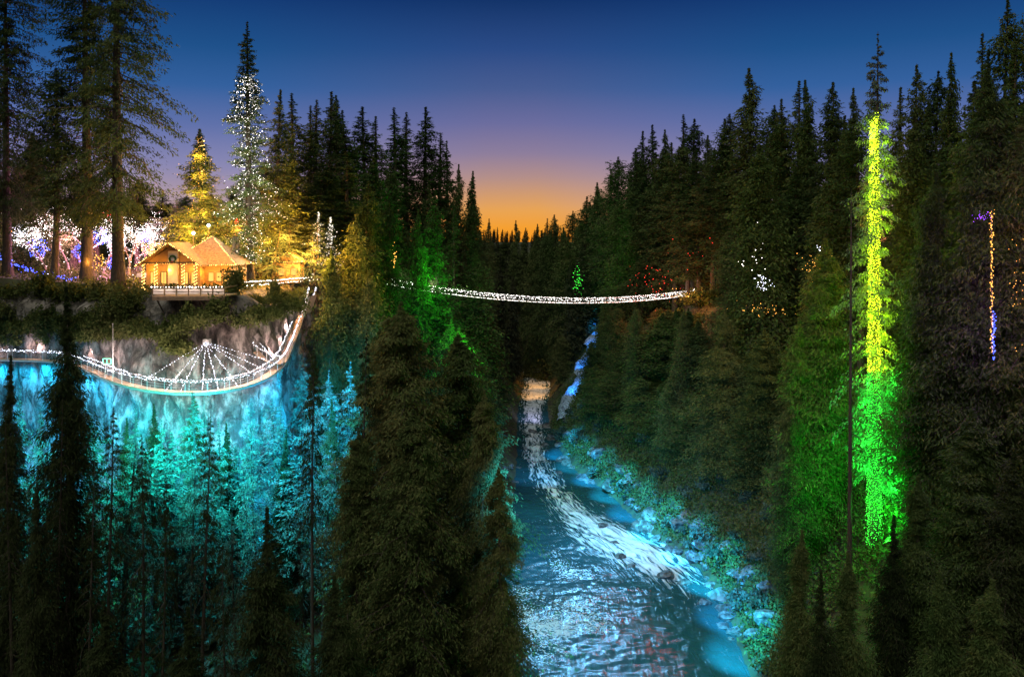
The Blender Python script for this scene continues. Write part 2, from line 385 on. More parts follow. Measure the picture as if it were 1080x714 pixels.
# ------------------------------------------------------------------ river
def river():
    m = bpy.data.materials.new('river_water'); m.use_nodes = True; t = m.node_tree; b = t.nodes['Principled BSDF']
    c = N(t, 'ShaderNodeTexCoord')
    at = N(t, 'ShaderNodeAttribute', attribute_name='foam')
    b.inputs['Base Color'].default_value = (0.006, 0.028, 0.034, 1); b.inputs['Roughness'].default_value = 0.12
    n1 = N(t, 'ShaderNodeTexNoise'); n1.inputs['Scale'].default_value = 1.3; n1.inputs['Detail'].default_value = 8; n1.inputs['Distortion'].default_value = 1.6
    fl = N(t, 'ShaderNodeAttribute', attribute_name='flow')
    t.links.new(fl.outputs['Vector'], n1.inputs['Vector'])
    # foam where the streaks of the flow noise pass a level that the foam amount lowers
    sub = N(t, 'ShaderNodeMath', operation='ADD'); t.links.new(n1.outputs['Fac'], sub.inputs[0]); t.links.new(at.outputs['Fac'], sub.inputs[1])
    rp = ramp(t, [(0.78, (0, 0, 0, 1)), (0.94, (1, 1, 1, 1))]); t.links.new(sub.outputs[0], rp.inputs[0])
    # pale flecks painting the glitter of reflected lights into the water colour
    vo = N(t, 'ShaderNodeTexNoise'); vo.inputs['Scale'].default_value = 2.6; vo.inputs['Detail'].default_value = 2
    t.links.new(c.outputs['Object'], vo.inputs['Vector'])
    fk = N(t, 'ShaderNodeAttribute', attribute_name='glint')
    s2 = N(t, 'ShaderNodeMath', operation='ADD'); t.links.new(vo.outputs['Fac'], s2.inputs[0]); t.links.new(fk.outputs['Fac'], s2.inputs[1])
    rp2 = ramp(t, [(0.93, (0, 0, 0, 1)), (0.99, (1, 1, 1, 1))]); t.links.new(s2.outputs[0], rp2.inputs[0])
    mxx = N(t, 'ShaderNodeMath', operation='MAXIMUM'); t.links.new(rp.outputs[0], mxx.inputs[0]); t.links.new(rp2.outputs[0], mxx.inputs[1])
    mc = N(t, 'ShaderNodeMix', data_type='RGBA'); t.links.new(mxx.outputs[0], mc.inputs['Factor'])
    mc.inputs['A'].default_value = (0.012, 0.055, 0.064, 1); mc.inputs['B'].default_value = (0.52, 0.58, 0.62, 1)
    t.links.new(mc.outputs['Result'], b.inputs['Base Color'])
    ro = N(t, 'ShaderNodeMath', operation='MULTIPLY_ADD'); ro.inputs[1].default_value = 0.6; ro.inputs[2].default_value = 0.21
    t.links.new(mxx.outputs[0], ro.inputs[0]); t.links.new(ro.outputs[0], b.inputs['Roughness'])
    bp = N(t, 'ShaderNodeBump'); bp.inputs['Strength'].default_value = 0.7; bp.inputs['Distance'].default_value = 0.25
    t.links.new(n1.outputs['Fac'], bp.inputs['Height']); t.links.new(bp.outputs[0], b.inputs['Normal'])
    xs = np.arange(-24, 58, 0.4)
    ys = axis(20, 470, [(20, 100, 1.5), (100, 210, 0.4), (210, 300, 0.8), (300, 480, 1.6)])
    X, Y = np.meshgrid(xs, ys)
    shift = np.interp(Y, [0, 380, 400, 440, 480], [0, 0, 0, -26, -78]); X = X + shift
    el = np.interp(Y, EDGE_Y, EDGE_L); er = np.interp(Y, EDGE_Y, EDGE_R)
    # path of the white water: from upstream centre across to the right bank, then fanning
    cxp = np.interp(Y, [146, 152, 158, 166, 174, 184, 194, 205, 220, 240, 300, 335, 370, 400], [30, 29, 27, 24, 20, 16, 12.5, 10, 8, 6.5, 7, 9, 11.5, 10])
    wid = np.interp(Y, [146, 154, 164, 174, 184, 200, 230, 300, 340], [7, 10, 12, 11, 8.5, 6.5, 5.5, 5, 8])
    dd = (X - cxp) / wid
    along = np.interp(Y, [128, 140, 150, 158, 166, 182, 196, 215, 300, 340], [0, 0.14, 0.28, 0.44, 0.47, 0.42, 0.38, 0.36, 0.42, 0.5])
    foam = along * np.exp(-dd * dd * 1.2)
    pat = fbm(X / 5, Y / 7, 91, 3); glint = (0.06 + 0.32 * pat) * np.exp(-((X - 9) / 13) ** 2) * np.clip((Y - 118) / 14, 0, 1) * np.clip((205 - Y) / 14, 0, 1) + (0.06 + 0.28 * pat) * np.exp(-((X - 2) / 12) ** 2) * np.clip((Y - 100) / 10, 0, 1) * np.clip((170 - Y) / 14, 0, 1)
    glint += 0.10 * (fbm(X / 9, Y / 3.2, 77) - 0.5) * 2
    fbar = np.exp(-((X - cxp) / wid) ** 2)
    Z = 0.30 * (fbm(X / 0.9, Y / 0.8, 5, 3) - 0.5) + 0.5 * (fbm(X / 6, Y / 4, 8, 2) - 0.5)
    step = np.interp(Y, [150, 160, 172, 186, 210, 260, 320, 400], [0, 0.1, 0.9, 1.4, 1.8, 3.0, 4.5, 6])
    swirl = fbm(X / 3.0 + 0.25 * Y, Y / 5.0 - X / 9, 15, 3) - 0.5
    Z = Z + fbar * swirl * 1.7 * np.clip(along * 1.6, 0, 1) + step * 0.0
    i = np.arange(X.size).reshape(X.shape)
    keep = (X > el - 3) & (X < er + 3)
    q = np.stack([i[:-1, :-1], i[:-1, 1:], i[1:, 1:], i[1:, :-1]], -1)
    q = q[keep[:-1, :-1]].reshape(-1, 4)
    used = np.unique(q); remap = -np.ones(X.size, int); remap[used] = np.arange(len(used))
    me = mesh_np('river', np.stack([X, Y, Z], -1).reshape(-1, 3)[used], remap[q], mat=m)
    def attr(nm, val, typ='FLOAT'):
        a_ = me.attributes.new(nm, typ, 'POINT')
        a_.data.foreach_set('value' if typ == 'FLOAT' else 'vector', np.asarray(val, np.float32).ravel())
    attr('foam', foam.ravel()[used]); attr('glint', glint.ravel()[used])
    u = (X - cxp) * 0.75; w = Y * 0.12 + 0.10 * np.abs(X - cxp)
    attr('flow', np.stack([u.ravel()[used], w.ravel()[used], 0 * u.ravel()[used]], -1), 'FLOAT_VECTOR')
    o = link(bpy.data.objects.new('river', me)); o['kind'] = 'structure'
river()
#@@TREES
# ------------------------------------------------------------------ trees
def trunk_arrays(H, r0, rng, lean=0.0, n=9, rings=14, r1=0.03):
    zs = np.linspace(0, H, rings); ph = rng.random() * 6.28
    cx = lean * np.sin(zs / H * 2.2 + ph) * H * 0.01; cyy = lean * np.cos(zs / H * 1.7 + ph) * H * 0.01
    cx -= cx[0]; cyy -= cyy[0]
    rad = r0 * (1 - zs / H) ** 0.85 + r1; rad[0] *= 1.35
    a = np.linspace(0, 2*np.pi, n, endpoint=False)
    v = np.stack([cx[:, None] + rad[:, None] * np.cos(a), cyy[:, None] + rad[:, None] * np.sin(a), np.repeat(zs[:, None], n, 1)], -1).reshape(-1, 3)
    i = np.arange(rings * n).reshape(rings, n)
    q = np.stack([i[:-1], np.roll(i[:-1], -1, 1), np.roll(i[1:], -1, 1), i[1:]], -1).reshape(-1, 4)
    return v, q, (zs, cx, cyy)

def conifer(name, seed, H, Rm, nb, profile, droop=0.25, tipup=0.0, base=0.1, spr=8, cl=3, leaf=(0.55, 0.16), hang=0.4, gap=0.35, trunk_r=0.45, fol='fol_fir', lean=0.5, rise_top=0.5, dead=0, fluff=0.25):
    """trunk with limbs + crown of small sprays; returns (trunk mesh, crown mesh)"""
    rng = np.random.default_rng(seed)
    tv, tq, (zs, cx, cyy) = trunk_arrays(H, trunk_r, rng, lean)
    V = [tv]; Q = [tq]; nv = len(tv)
    t = base + (1 - base) * (np.arange(nb) + rng.random(nb)) / nb
    t = np.clip(t, base, 0.995); az_ = np.arange(nb) * 2.39996 + rng.normal(0, 0.5, nb)
    dens = fbm(az_ % 6.283 * 0.9, t * 9, seed + 3, 2)
    L = Rm * profile(t) * np.clip(rng.normal(0.86, 0.24, nb), 0.3, 1.35) * (1 - gap * np.clip(0.55 - dens, 0, 1) * 3)
    L = np.clip(L * np.clip((1 - t) / 0.05, 0, 1) ** 0.6, 0.06, None); small = np.clip(L / 1.6, 0.08, 1)[:, None]
    K = 6; u = np.linspace(0, 1, K)
    rise = (rise_top * t ** 3 - droop * (1 - t) + rng.normal(0, 0.22, nb))[:, None]
    cz = rise * u[None] - (droop * 0.8) * u[None] ** 2 + tipup * u[None] ** 3
    bx = np.interp(t * H, zs, cx)[:, None] + np.cos(az_)[:, None] * L[:, None] * u
    by = np.interp(t * H, zs, cyy)[:, None] + np.sin(az_)[:, None] * L[:, None] * u
    wob = np.cumsum(rng.normal(0, 0.05, (nb, K)), 1) * L[:, None] * (u > 0)
    bx = bx - np.sin(az_)[:, None] * wob; by = by + np.cos(az_)[:, None] * wob
    bz = (t * H)[:, None] + L[:, None] * cz
    # limbs: three sided tapering rods
    br = np.clip(0.018 * L + 0.015, 0.02, 0.12)
    th = np.array([0, 2.094, 4.189]); rr = br[:, None, None] * (1 - 0.85 * u)[None, :, None]
    lx = bx[..., None] - np.sin(az_)[:, None, None] * np.cos(th) * rr
    ly = by[..., None] + np.cos(az_)[:, None, None] * np.cos(th) * rr
    lz = bz[..., None] + np.sin(th) * rr
    lv = np.stack([lx, ly, lz], -1).reshape(-1, 3)
    i = np.arange(nb * K * 3).reshape(nb, K, 3)
    lq = np.stack([i[:, :-1], np.roll(i[:, :-1], -1, 2), np.roll(i[:, 1:], -1, 2), i[:, 1:]], -1).reshape(-1, 4) + nv
    V.append(lv); Q.append(lq)
    if dead:     # bare snapped twigs below the crown
        for k in range(dead):
            a = rng.random() * 6.28; z0 = H * base * (0.25 + 0.75 * rng.random()); l = 0.6 + 1.8 * rng.random()
            p = np.array([np.interp(z0, zs, cx), np.interp(z0, zs, cyy), z0]); e = p + np.array([math.cos(a) * l, math.sin(a) * l, -0.2 * l])
            s = np.array([-math.sin(a), math.cos(a), 0]) * 0.04; w = np.array([0, 0, 0.05])
            n0 = sum(len(x) for x in V)
            V.append(np.array([p - s, p + s, p + w, e])); Q.append(np.array([(n0, n0+1, n0+3, n0+3), (n0+1, n0+2, n0+3, n0+3), (n0+2, n0, n0+3, n0+3)])[:0].reshape(-1, 4))
            V.append(np.array([p - s, p + s, e + s * .3, e - s * .3])); Q.append(np.array([(n0+4, n0+5, n0+6, n0+7)]))
            V.append(np.array([p - w, p + w, e + w * .3, e - w * .3])); Q.append(np.array([(n0+8, n0+9, n0+10, n0+11)]))
    tm = mesh_np(name + '_trunk', np.vstack(V), np.vstack(Q), mat=M['bark'])
    # sprays
    ss = np.linspace(0.14, 1.0, spr)
    S = np.broadcast_to(ss, (nb, spr)) + rng.normal(0, 0.03, (nb, spr)); S = np.clip(S, 0.05, 1)
    def along(A):
        f = S * (K - 1); k0 = np.clip(f.astype(int), 0, K - 2); fr = f - k0
        r_ = np.arange(nb)[:, None]
        return A[r_, k0] * (1 - fr) + A[r_, k0 + 1] * fr
    P = np.stack([along(bx), along(by), along(bz)], -1)                       # nb,spr,3
    out_ = np.stack([np.cos(az_), np.sin(az_), np.zeros(nb)], -1)[:, None, :]; side = np.stack([-np.sin(az_), np.cos(az_), np.zeros(nb)], -1)[:, None, :]
    A_ = []; B_ = []; Wd = []
    for sgn in (-1, 1):
        bl = (0.30 * L[:, None] * (1.05 - 0.75 * S) + 0.25 * small) * (0.7 + 0.6 * rng.random((nb, spr)))
        d = sgn * side * 0.8 + out_ * (0.45 + 0.5 * rng.random((nb, spr, 1))) + np.array([0, 0, 1.0]) * rng.normal(-0.15 - hang * 0.5, 0.2, (nb, spr, 1))
        d /= np.linalg.norm(d, axis=-1, keepdims=True)
        for c in range(cl):
            q = (c + rng.random((nb, spr))) / cl
            p0 = P + d * (bl * q)[..., None] + rng.normal(0, fluff, (nb, spr, 3)) * small[..., None]
            dd = d + rng.normal(0, 0.45, (nb, spr, 3)) + np.array([0, 0, -hang])
            dd /= np.linalg.norm(dd, axis=-1, keepdims=True)
            le = leaf[0] * (0.6 + 0.8 * rng.random((nb, spr, 1))) * (0.25 + 0.75 * small[..., None])
            A_.append(p0.reshape(-1, 3)); B_.append((p0 + dd * le).reshape(-1, 3)); Wd.append((leaf[1] * (0.6 + 0.8 * rng.random((nb, spr))) * (0.4 + 0.6 * small)).ravel())
    A = np.vstack(A_); B = np.vstack(B_); Wd = np.concatenate(Wd)[:, None]
    n = len(A); d = B - A
    rv = rng.normal(0, 1, (n, 3)) + np.array([0, 0, 0.9]); sd = np.cross(d, rv); sd /= np.linalg.norm(sd, axis=1, keepdims=True) + 1e-6
    mid = A + d * 0.45
    v = np.stack([A, mid + sd * Wd, B, mid - sd * Wd], 1).reshape(-1, 3)
    q = np.arange(n * 4).reshape(-1, 4)
    cm = mesh_np(name + '_crown', v, q, mat=M[fol])
    return tm, cm, H, Rm

cone = lambda p: (lambda t: np.clip((1 - t), 0, 1) ** p * np.clip((t + 0.02) / 0.08, 0.3, 1))
def egg(lo, p=0.8):            # widest at lo of the height, tapering both ways
    return lambda t: np.where(t < lo, 0.45 + 0.55 * (t / lo), np.clip((1 - t) / (1 - lo), 0, 1) ** p)
PR = {}
# near trees: fine sprays
PR['hemlock_a'] = conifer('hemlock', 11, 48, 7.2, 430, egg(0.40, 0.8), 0.55, 0.0, 0.05, 17, 6, (0.46, 0.058), 0.8, 1.2, 0.5, 'fol_brown', fluff=0.25, dead=20)
PR['hemlock_b'] = conifer('hemlock', 12, 48, 5.6, 420, egg(0.22, 0.95), 0.6, 0.0, 0.10, 14, 5, (0.58, 0.05), 0.8, 1.3, 0.42, 'fol_shaded', fluff=0.35, dead=20)
PR['hemlock_c'] = conifer('hemlock', 19, 48, 6.8, 400, egg(0.50, 0.75), 0.55, 0.05, 0.08, 17, 6, (0.46, 0.058), 0.8, 1.4, 0.5, 'fol_brown', lean=1.0, fluff=0.28, dead=30)
PR['cedar_a'] = conifer('cedar', 13, 46, 5.0, 640, egg(0.34, 0.8), 0.5, 0.2, 0.03, 14, 6, (0.56, 0.055), 0.7, 0.8, 0.6, 'fol_cedar', fluff=0.45)
PR['cedar_b'] = conifer('cedar', 14, 46, 5.2, 640, egg(0.26, 0.9), 0.45, 0.2, 0.04, 14, 6, (0.56, 0.055), 0.7, 0.9, 0.6, 'fol_cedar', fluff=0.5)
PR['fir_near'] = conifer('fir', 15, 52, 5.2, 260, egg(0.25, 1.0), 0.42, 0.12, 0.10, 12, 4, (0.46, 0.08), 0.5, 0.9, 0.55, 'fol_fir', dead=30, fluff=0.2)
PR['fir_lit'] = conifer('fir', 29, 64, 5.0, 190, egg(0.5, 0.8), 0.55, 0.1, 0.10, 12, 5, (0.46, 0.085), 0.8, 1.2, 0.55, 'fol_fern', dead=30, fluff=0.2)
PR['fir_open'] = conifer('fir', 16, 60, 8.0, 210, egg(0.45, 0.5), 0.5, 0.1, 0.19, 16, 5, (0.50, 0.075), 0.8, 1.0, 0.66, 'fol_fir', dead=40, fluff=0.25)
PR['snag'] = conifer('snag', 17, 46, 2.6, 60, egg(0.6, 0.6), 0.35, 0.0, 0.12, 6, 2, (0.4, 0.06), 0.3, 1.4, 0.42, 'fol_fir', dead=60)
PR['under'] = conifer('young_hemlock', 18, 30, 4.0, 120, egg(0.30, 0.9), 0.5, 0.05, 0.14, 10, 3, (0.46, 0.075), 0.6, 1.1, 0.26, 'fol_fern', lean=1.5, dead=16, fluff=0.15)
PR['under_b'] = conifer('young_hemlock', 20, 30, 4.0, 95, egg(0.5, 0.8), 0.45, 0.05, 0.24, 10, 3, (0.46, 0.075), 0.6, 1.3, 0.26, 'fol_fern', lean=2.5, dead=24, fluff=0.15)
PR['under_c'] = conifer('young_hemlock', 33, 32, 3.6, 80, egg(0.66, 0.7), 0.5, 0.05, 0.38, 10, 3, (0.46, 0.075), 0.7, 1.4, 0.26, 'fol_fern', lean=3.0, dead=30, fluff=0.15)
PR['pole'] = conifer('pole_hemlock', 35, 40, 4.2, 90, egg(0.6, 0.7), 0.6, 0.0, 0.34, 11, 3, (0.58, 0.055), 0.8, 1.4, 0.34, 'fol_shaded', lean=2.0, dead=50, fluff=0.15)
# trees farther off
PR['fir_m1'] = conifer('fir', 21, 50, 5.0, 330, egg(0.36, 0.85), 0.40, 0.15, 0.18, 8, 3, (0.66, 0.11), 0.4, 0.9, 0.5, 'fol_fir', fluff=0.3)
PR['fir_m2'] = conifer('fir', 22, 50, 4.6, 290, egg(0.45, 0.8), 0.35, 0.15, 0.26, 8, 3, (0.66, 0.11), 0.4, 1.2, 0.5, 'fol_fir', fluff=0.3)
PR['fir_m3'] = conifer('fir', 23, 50, 4.6, 260, egg(0.55, 0.8), 0.35, 0.1, 0.34, 8, 3, (0.66, 0.11), 0.4, 1.3, 0.5, 'fol_fir', lean=1.2, fluff=0.35)
PR['fir_m4'] = conifer('fir', 24, 50, 6.0, 360, egg(0.30, 0.9), 0.45, 0.15, 0.10, 8, 3, (0.70, 0.12), 0.5, 0.9, 0.5, 'fol_fir', fluff=0.35)
PR['fir_m5'] = conifer('fir', 27, 50, 5.2, 220, egg(0.6, 0.75), 0.3, 0.1, 0.38, 8, 3, (0.66, 0.11), 0.4, 1.5, 0.5, 'fol_fir', lean=2, fluff=0.35, dead=25)
PR['fir_m6'] = conifer('fir', 34, 50, 4.0, 240, egg(0.30, 0.9), 0.5, 0.1, 0.22, 8, 3, (0.62, 0.10), 0.5, 1.1, 0.5, 'fol_fir', lean=0.8, fluff=0.2)
PR['cedar_m1'] = conifer('cedar', 25, 46, 5.8, 460, egg(0.32, 0.95), 0.5, 0.2, 0.04, 9, 4, (0.62, 0.11), 0.6, 0.9, 0.5, 'fol_brown', fluff=0.6)
PR['cedar_m2'] = conifer('cedar', 26, 46, 5.2, 460, egg(0.36, 0.85), 0.5, 0.2, 0.04, 9, 4, (0.62, 0.11), 0.6, 0.9, 0.5, 'fol_cedar', fluff=0.6)
PR['cedar_m3'] = conifer('cedar', 28, 46, 6.0, 440, egg(0.5, 0.7), 0.5, 0.2, 0.04, 9, 4, (0.62, 0.11), 0.6, 1.1, 0.5, 'fol_brown', lean=1.5, fluff=0.7)
PR['far_1'] = conifer('fir', 31, 40, 5.0, 150, egg(0.2, 1.0), 0.4, 0.1, 0.08, 6, 3, (1.1, 0.22), 0.4, 0.9, 0.4, 'fol_far', fluff=0.4)
PR['far_2'] = conifer('fir', 32, 40, 4.4, 140, egg(0.3, 0.9), 0.4, 0.1, 0.1, 6, 3, (1.1, 0.22), 0.4, 1.0, 0.4, 'fol_far', fluff=0.4)

NUM = 'first second third fourth fifth sixth seventh eighth ninth tenth eleventh twelfth thirteenth fourteenth fifteenth sixteenth seventeenth eighteenth nineteenth twentieth'.split()
NUM += ['twenty-' + n for n in NUM[:9]] + ['thirtieth'] + ['thirty-' + n for n in NUM[:9]] + ['fortieth'] + ['forty-' + n for n in NUM[:9]]
TR = random.Random(5)
TREES = []
def tree(proto, x, y, z, H, width, label, name='fir_tree', cat='tree', group=None, rz=None):
    tm, cm, H0, R0 = PR[proto]
    o = empty(name, (x, y, z), label, cat, group, TR.random() * 6.28 if rz is None else rz)
    if rz is None: o.rotation_euler.x = TR.gauss(0, .014); o.rotation_euler.y = TR.gauss(0, .014)
    s = H / H0; w = width / (2 * R0) if width else s
    o.scale = (w, w, s)
    kid('trunk', tm, o); kid('crown', cm, o)
    TREES.append((o, x, y, H, w * R0))
    return o
def tree_px(proto, pxx, top, D, width_px, label, sink=0.4, **kw):
    p = px(pxx, top, D); z = hz(p[0], D) - sink
    w = 1.35 * width_px / F * D if width_px else None
    return tree(proto, p[0], D, z, p[2] - z, w, label, **kw)

def row(items, fmt, group, name='fir_tree', protos=('fir_m1', 'fir_m5', 'fir_m4', 'fir_m6', 'fir_m2', 'fir_m3'), wf=0.30):
    """items: (px, top, depth[, width px[, proto]]) from one end of the row to the other"""
    for k, it in enumerate(items):
        p_, t_, d_ = it[:3]
        w_ = it[3] if len(it) > 3 and it[3] else None
        if len(it) > 4: it = (*it[:4], {'cedar_m1': ('cedar_m1', 'cedar_m3', 'cedar_m1', 'cedar_m2')[k % 4], 'hemlock_a': ('hemlock_a', 'hemlock_c')[k % 2], 'under': ('under', 'under_b', 'under_c')[k % 3]}.get(it[4], it[4]))
        pr = it[4] if len(it) > 4 else TR.choice(protos)
        tree_px(pr, p_, t_, d_, w_ or min(54, wf * (330 - t_) * (0.85 + 0.3 * TR.random())), fmt.format(NUM[k]), name=name, group=group)

# --- west plateau
tree_px('fir_open', 125, -150, 140, 112, 'towering dark fir with thick bare lower trunk in front of the white-lit garden', name='fir_tree', rz=0.6)
tree_px('fir_open', 92, -60, 154, 110, 'shaggy dark fir just behind the towering thick-trunked fir', name='fir_tree', rz=2.4)
tree_px('fir_m3', 57, 72, 152, 52, 'thin dark fir with slender pole trunk beside the towering fir', name='fir_tree')
tree_px('fir_open', 8, -70, 156, 80, 'tall dark fir cut by the picture edge above the blue lights', name='fir_tree', rz=1.0)
tree_px('fir_m4', -18, -40, 160, 80, 'dark fir mostly outside the frame beside the blue lights', name='fir_tree')
tree_px('cedar_m1', 34, 140, 170, 60, 'rounded dark cedar low behind the thin pole-trunked fir', name='cedar_tree')
tree_px('fir_m4', 213, 136, 156, 58, 'fir glowing gold with a lit trunk behind the gabled cabin', name='fir_tree', rz=0.8)
tree_px('fir_near', 264, 22, 151, 64, 'tall spired fir wound with white lights beside the cabin', name='fir_tree', rz=2.0)
row([(78, 175, 185, 50), (104, 180, 190, 46), (146, 190, 185, 44), (168, 200, 190, 40), (20, 170, 190, 50)], '{} conifer of the pink-lit trees behind the white-lit garden', 'pink-lit conifers behind the garden')
row([(290, 92, 165, 44), (306, 98, 185), (322, 112, 200), (332, 104, 190), (345, 96, 200), (356, 100, 212), (372, 116, 205), (388, 112, 215), (400, 122, 220),
     (414, 114, 225), (430, 118, 232), (446, 113, 240), (459, 140, 246), (470, 148, 250), (482, 172, 256), (491, 180, 262), (504, 206, 275), (514, 230, 300)],
    '{} fir counted from the white-lit fir along the west skyline', 'firs along the west skyline', protos=('fir_m1', 'fir_m6', 'fir_m4', 'fir_m6', 'fir_m2'), wf=0.22)
row([(310, 160, 172), (336, 170, 180), (362, 160, 185), (395, 165, 195), (425, 170, 205), (452, 190, 215), (478, 215, 228), (496, 238, 245), (380, 190, 178), (410, 205, 190), (440, 220, 200)],
    '{} dark fir standing under the west skyline behind the path lights', 'dark firs below the west skyline')
row([(372, 225, 166, 60, 'cedar_m2'), (352, 262, 158, 44, 'cedar_m2'), (392, 235, 180, 36, 'cedar_m1'), (424, 245, 222, 44, 'cedar_m1'), (386, 285, 160, 40, 'cedar_m2')],
    '{} bushy green cedar at the west end of the footbridge', 'bushy cedars at the west bridge end', 'cedar_tree')
tree_px('fir_m1', 465, 200, 208, 48, 'dark fir lit bright green just behind the west part of the footbridge')
tree_px('cedar_m1', 500, 262, 235, 60, 'dark cedar beyond the green-lit fir under the footbridge', name='cedar_tree')
row([(472, 336, 190, 44, 'cedar_m1'), (488, 345, 190, 46, 'cedar_m2'), (505, 365, 200, 46, 'cedar_m1'), (512, 330, 240, 44, 'cedar_m1')],
    '{} cedar on the green-lit west slope under the footbridge', 'cedars on the green-lit slope', 'cedar_tree')

row([(150, 205, 240, 40), (166, 212, 260, 36), (182, 214, 250, 38), (196, 206, 230, 40), (232, 205, 225, 40), (246, 196, 215, 40), (276, 170, 205, 44), (60, 190, 240, 46), (36, 196, 235, 46), (0, 185, 230, 50), (120, 198, 245, 44), (90, 196, 250, 44)],
    '{} conifer far behind the cabin roofs counted from the gabled end', 'conifers far behind the cabin')

row([(520, 330, 402, 30, 'cedar_m1'), (533, 338, 412, 30, 'cedar_m1'), (546, 345, 408, 28, 'cedar_m1'), (556, 335, 416, 28, 'cedar_m1'), (526, 300, 440, 30, 'cedar_m1'), (542, 296, 450, 30, 'cedar_m1'), (556, 300, 445, 30, 'cedar_m1'), (512, 290, 380, 30, 'cedar_m1'), (524, 262, 470, 34, 'cedar_m1'), (534, 256, 490, 34, 'cedar_m1'), (518, 258, 450, 30, 'cedar_m1')],
    '{} black conifer where the river bends out of sight', 'conifers at the river bend', 'conifer_tree')
row([(172, 236, 162, 50, 'under'), (190, 226, 166, 54, 'under_b'), (228, 230, 158, 54, 'under'), (242, 240, 156, 44, 'under_c'), (274, 228, 160, 54, 'under'), (288, 240, 158, 46, 'under_b'), (300, 218, 166, 54, 'under'), (322, 232, 170, 50, 'under_c'), (334, 248, 163, 44, 'under'), (182, 214, 172, 50, 'under_c'), (240, 216, 172, 50, 'under_b'), (312, 210, 176, 54, 'under')],
    '{} amber-lit young conifer around the cabin counted from its garden end', 'amber-lit conifers around the cabin', 'young_conifer')

# --- ravine below the cliff walk, near trees
tree_px('hemlock_b', 75, 300, 92, 92, 'drooping black hemlock hiding the bend of the cliff walkway', name='hemlock_tree', rz=0.3)
tree_px('hemlock_b', 6, 375, 90, 66, 'black hemlock at the picture edge under the straight walkway', name='hemlock_tree')
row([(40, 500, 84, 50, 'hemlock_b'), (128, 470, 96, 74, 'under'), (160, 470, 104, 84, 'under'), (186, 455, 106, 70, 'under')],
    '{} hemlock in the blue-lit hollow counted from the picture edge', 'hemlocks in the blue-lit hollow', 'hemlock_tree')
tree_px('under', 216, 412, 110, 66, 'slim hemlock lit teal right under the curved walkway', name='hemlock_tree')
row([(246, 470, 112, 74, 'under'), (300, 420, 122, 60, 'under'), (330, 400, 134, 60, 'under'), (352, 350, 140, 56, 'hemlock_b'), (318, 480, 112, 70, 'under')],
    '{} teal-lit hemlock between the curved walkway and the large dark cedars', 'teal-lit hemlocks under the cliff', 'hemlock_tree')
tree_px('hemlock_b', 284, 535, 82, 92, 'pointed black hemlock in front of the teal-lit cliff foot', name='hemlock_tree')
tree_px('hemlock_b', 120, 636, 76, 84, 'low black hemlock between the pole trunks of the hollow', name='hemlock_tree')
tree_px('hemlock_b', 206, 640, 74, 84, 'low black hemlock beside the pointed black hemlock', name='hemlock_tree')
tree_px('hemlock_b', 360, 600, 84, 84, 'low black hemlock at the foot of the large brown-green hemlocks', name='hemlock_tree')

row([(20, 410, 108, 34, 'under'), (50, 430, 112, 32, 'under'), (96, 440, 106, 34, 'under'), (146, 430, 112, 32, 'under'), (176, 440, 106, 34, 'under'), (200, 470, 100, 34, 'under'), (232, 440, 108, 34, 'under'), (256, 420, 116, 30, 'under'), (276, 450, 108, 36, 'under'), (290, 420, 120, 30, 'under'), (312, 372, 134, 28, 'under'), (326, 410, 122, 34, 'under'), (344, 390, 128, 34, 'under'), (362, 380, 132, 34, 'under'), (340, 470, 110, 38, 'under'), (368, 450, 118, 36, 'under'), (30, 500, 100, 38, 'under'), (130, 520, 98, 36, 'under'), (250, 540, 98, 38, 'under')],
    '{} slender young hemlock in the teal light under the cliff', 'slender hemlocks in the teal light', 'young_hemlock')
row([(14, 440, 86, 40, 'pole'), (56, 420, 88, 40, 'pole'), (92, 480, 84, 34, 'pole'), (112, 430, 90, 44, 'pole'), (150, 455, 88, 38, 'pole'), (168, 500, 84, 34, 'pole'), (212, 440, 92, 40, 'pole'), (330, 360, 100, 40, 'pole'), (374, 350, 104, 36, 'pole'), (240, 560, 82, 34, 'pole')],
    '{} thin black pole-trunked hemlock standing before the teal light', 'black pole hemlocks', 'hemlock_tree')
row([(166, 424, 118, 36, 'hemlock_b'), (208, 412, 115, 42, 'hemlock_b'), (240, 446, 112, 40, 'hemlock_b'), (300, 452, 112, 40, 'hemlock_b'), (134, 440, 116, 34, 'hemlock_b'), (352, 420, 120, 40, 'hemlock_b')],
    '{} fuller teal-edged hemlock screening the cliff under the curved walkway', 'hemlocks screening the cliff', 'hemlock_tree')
# --- big hemlocks by the pool
tree_px('hemlock_a', 424, 316, 108, 140, 'tallest of the brown-green hemlocks beside the river pool', name='hemlock_tree', rz=0.2)
tree_px('hemlock_c', 484, 350, 112, 120, 'brown-green hemlock next to the tallest one and nearer the river', name='hemlock_tree', rz=1.9)
tree_px('hemlock_a', 512, 410, 104, 84, 'brown-green hemlock overhanging the speckled pool', name='hemlock_tree', rz=4.0)
tree_px('hemlock_c', 396, 345, 116, 84, 'brown-green hemlock backed by the teal cliff', name='hemlock_tree', rz=3.0)
tree_px('hemlock_c', 530, 490, 98, 66, 'lowest brown-green hemlock dipping its boughs over the pool edge', name='hemlock_tree', rz=0.9)
tree_px('hemlock_a', 376, 452, 100, 84, 'brown-green hemlock standing between the teal light and the tallest one', name='hemlock_tree', rz=2.7)
tree_px('hemlock_a', 440, 430, 96, 120, 'shorter brown-green hemlock in front of the tallest one', name='hemlock_tree', rz=5.1)

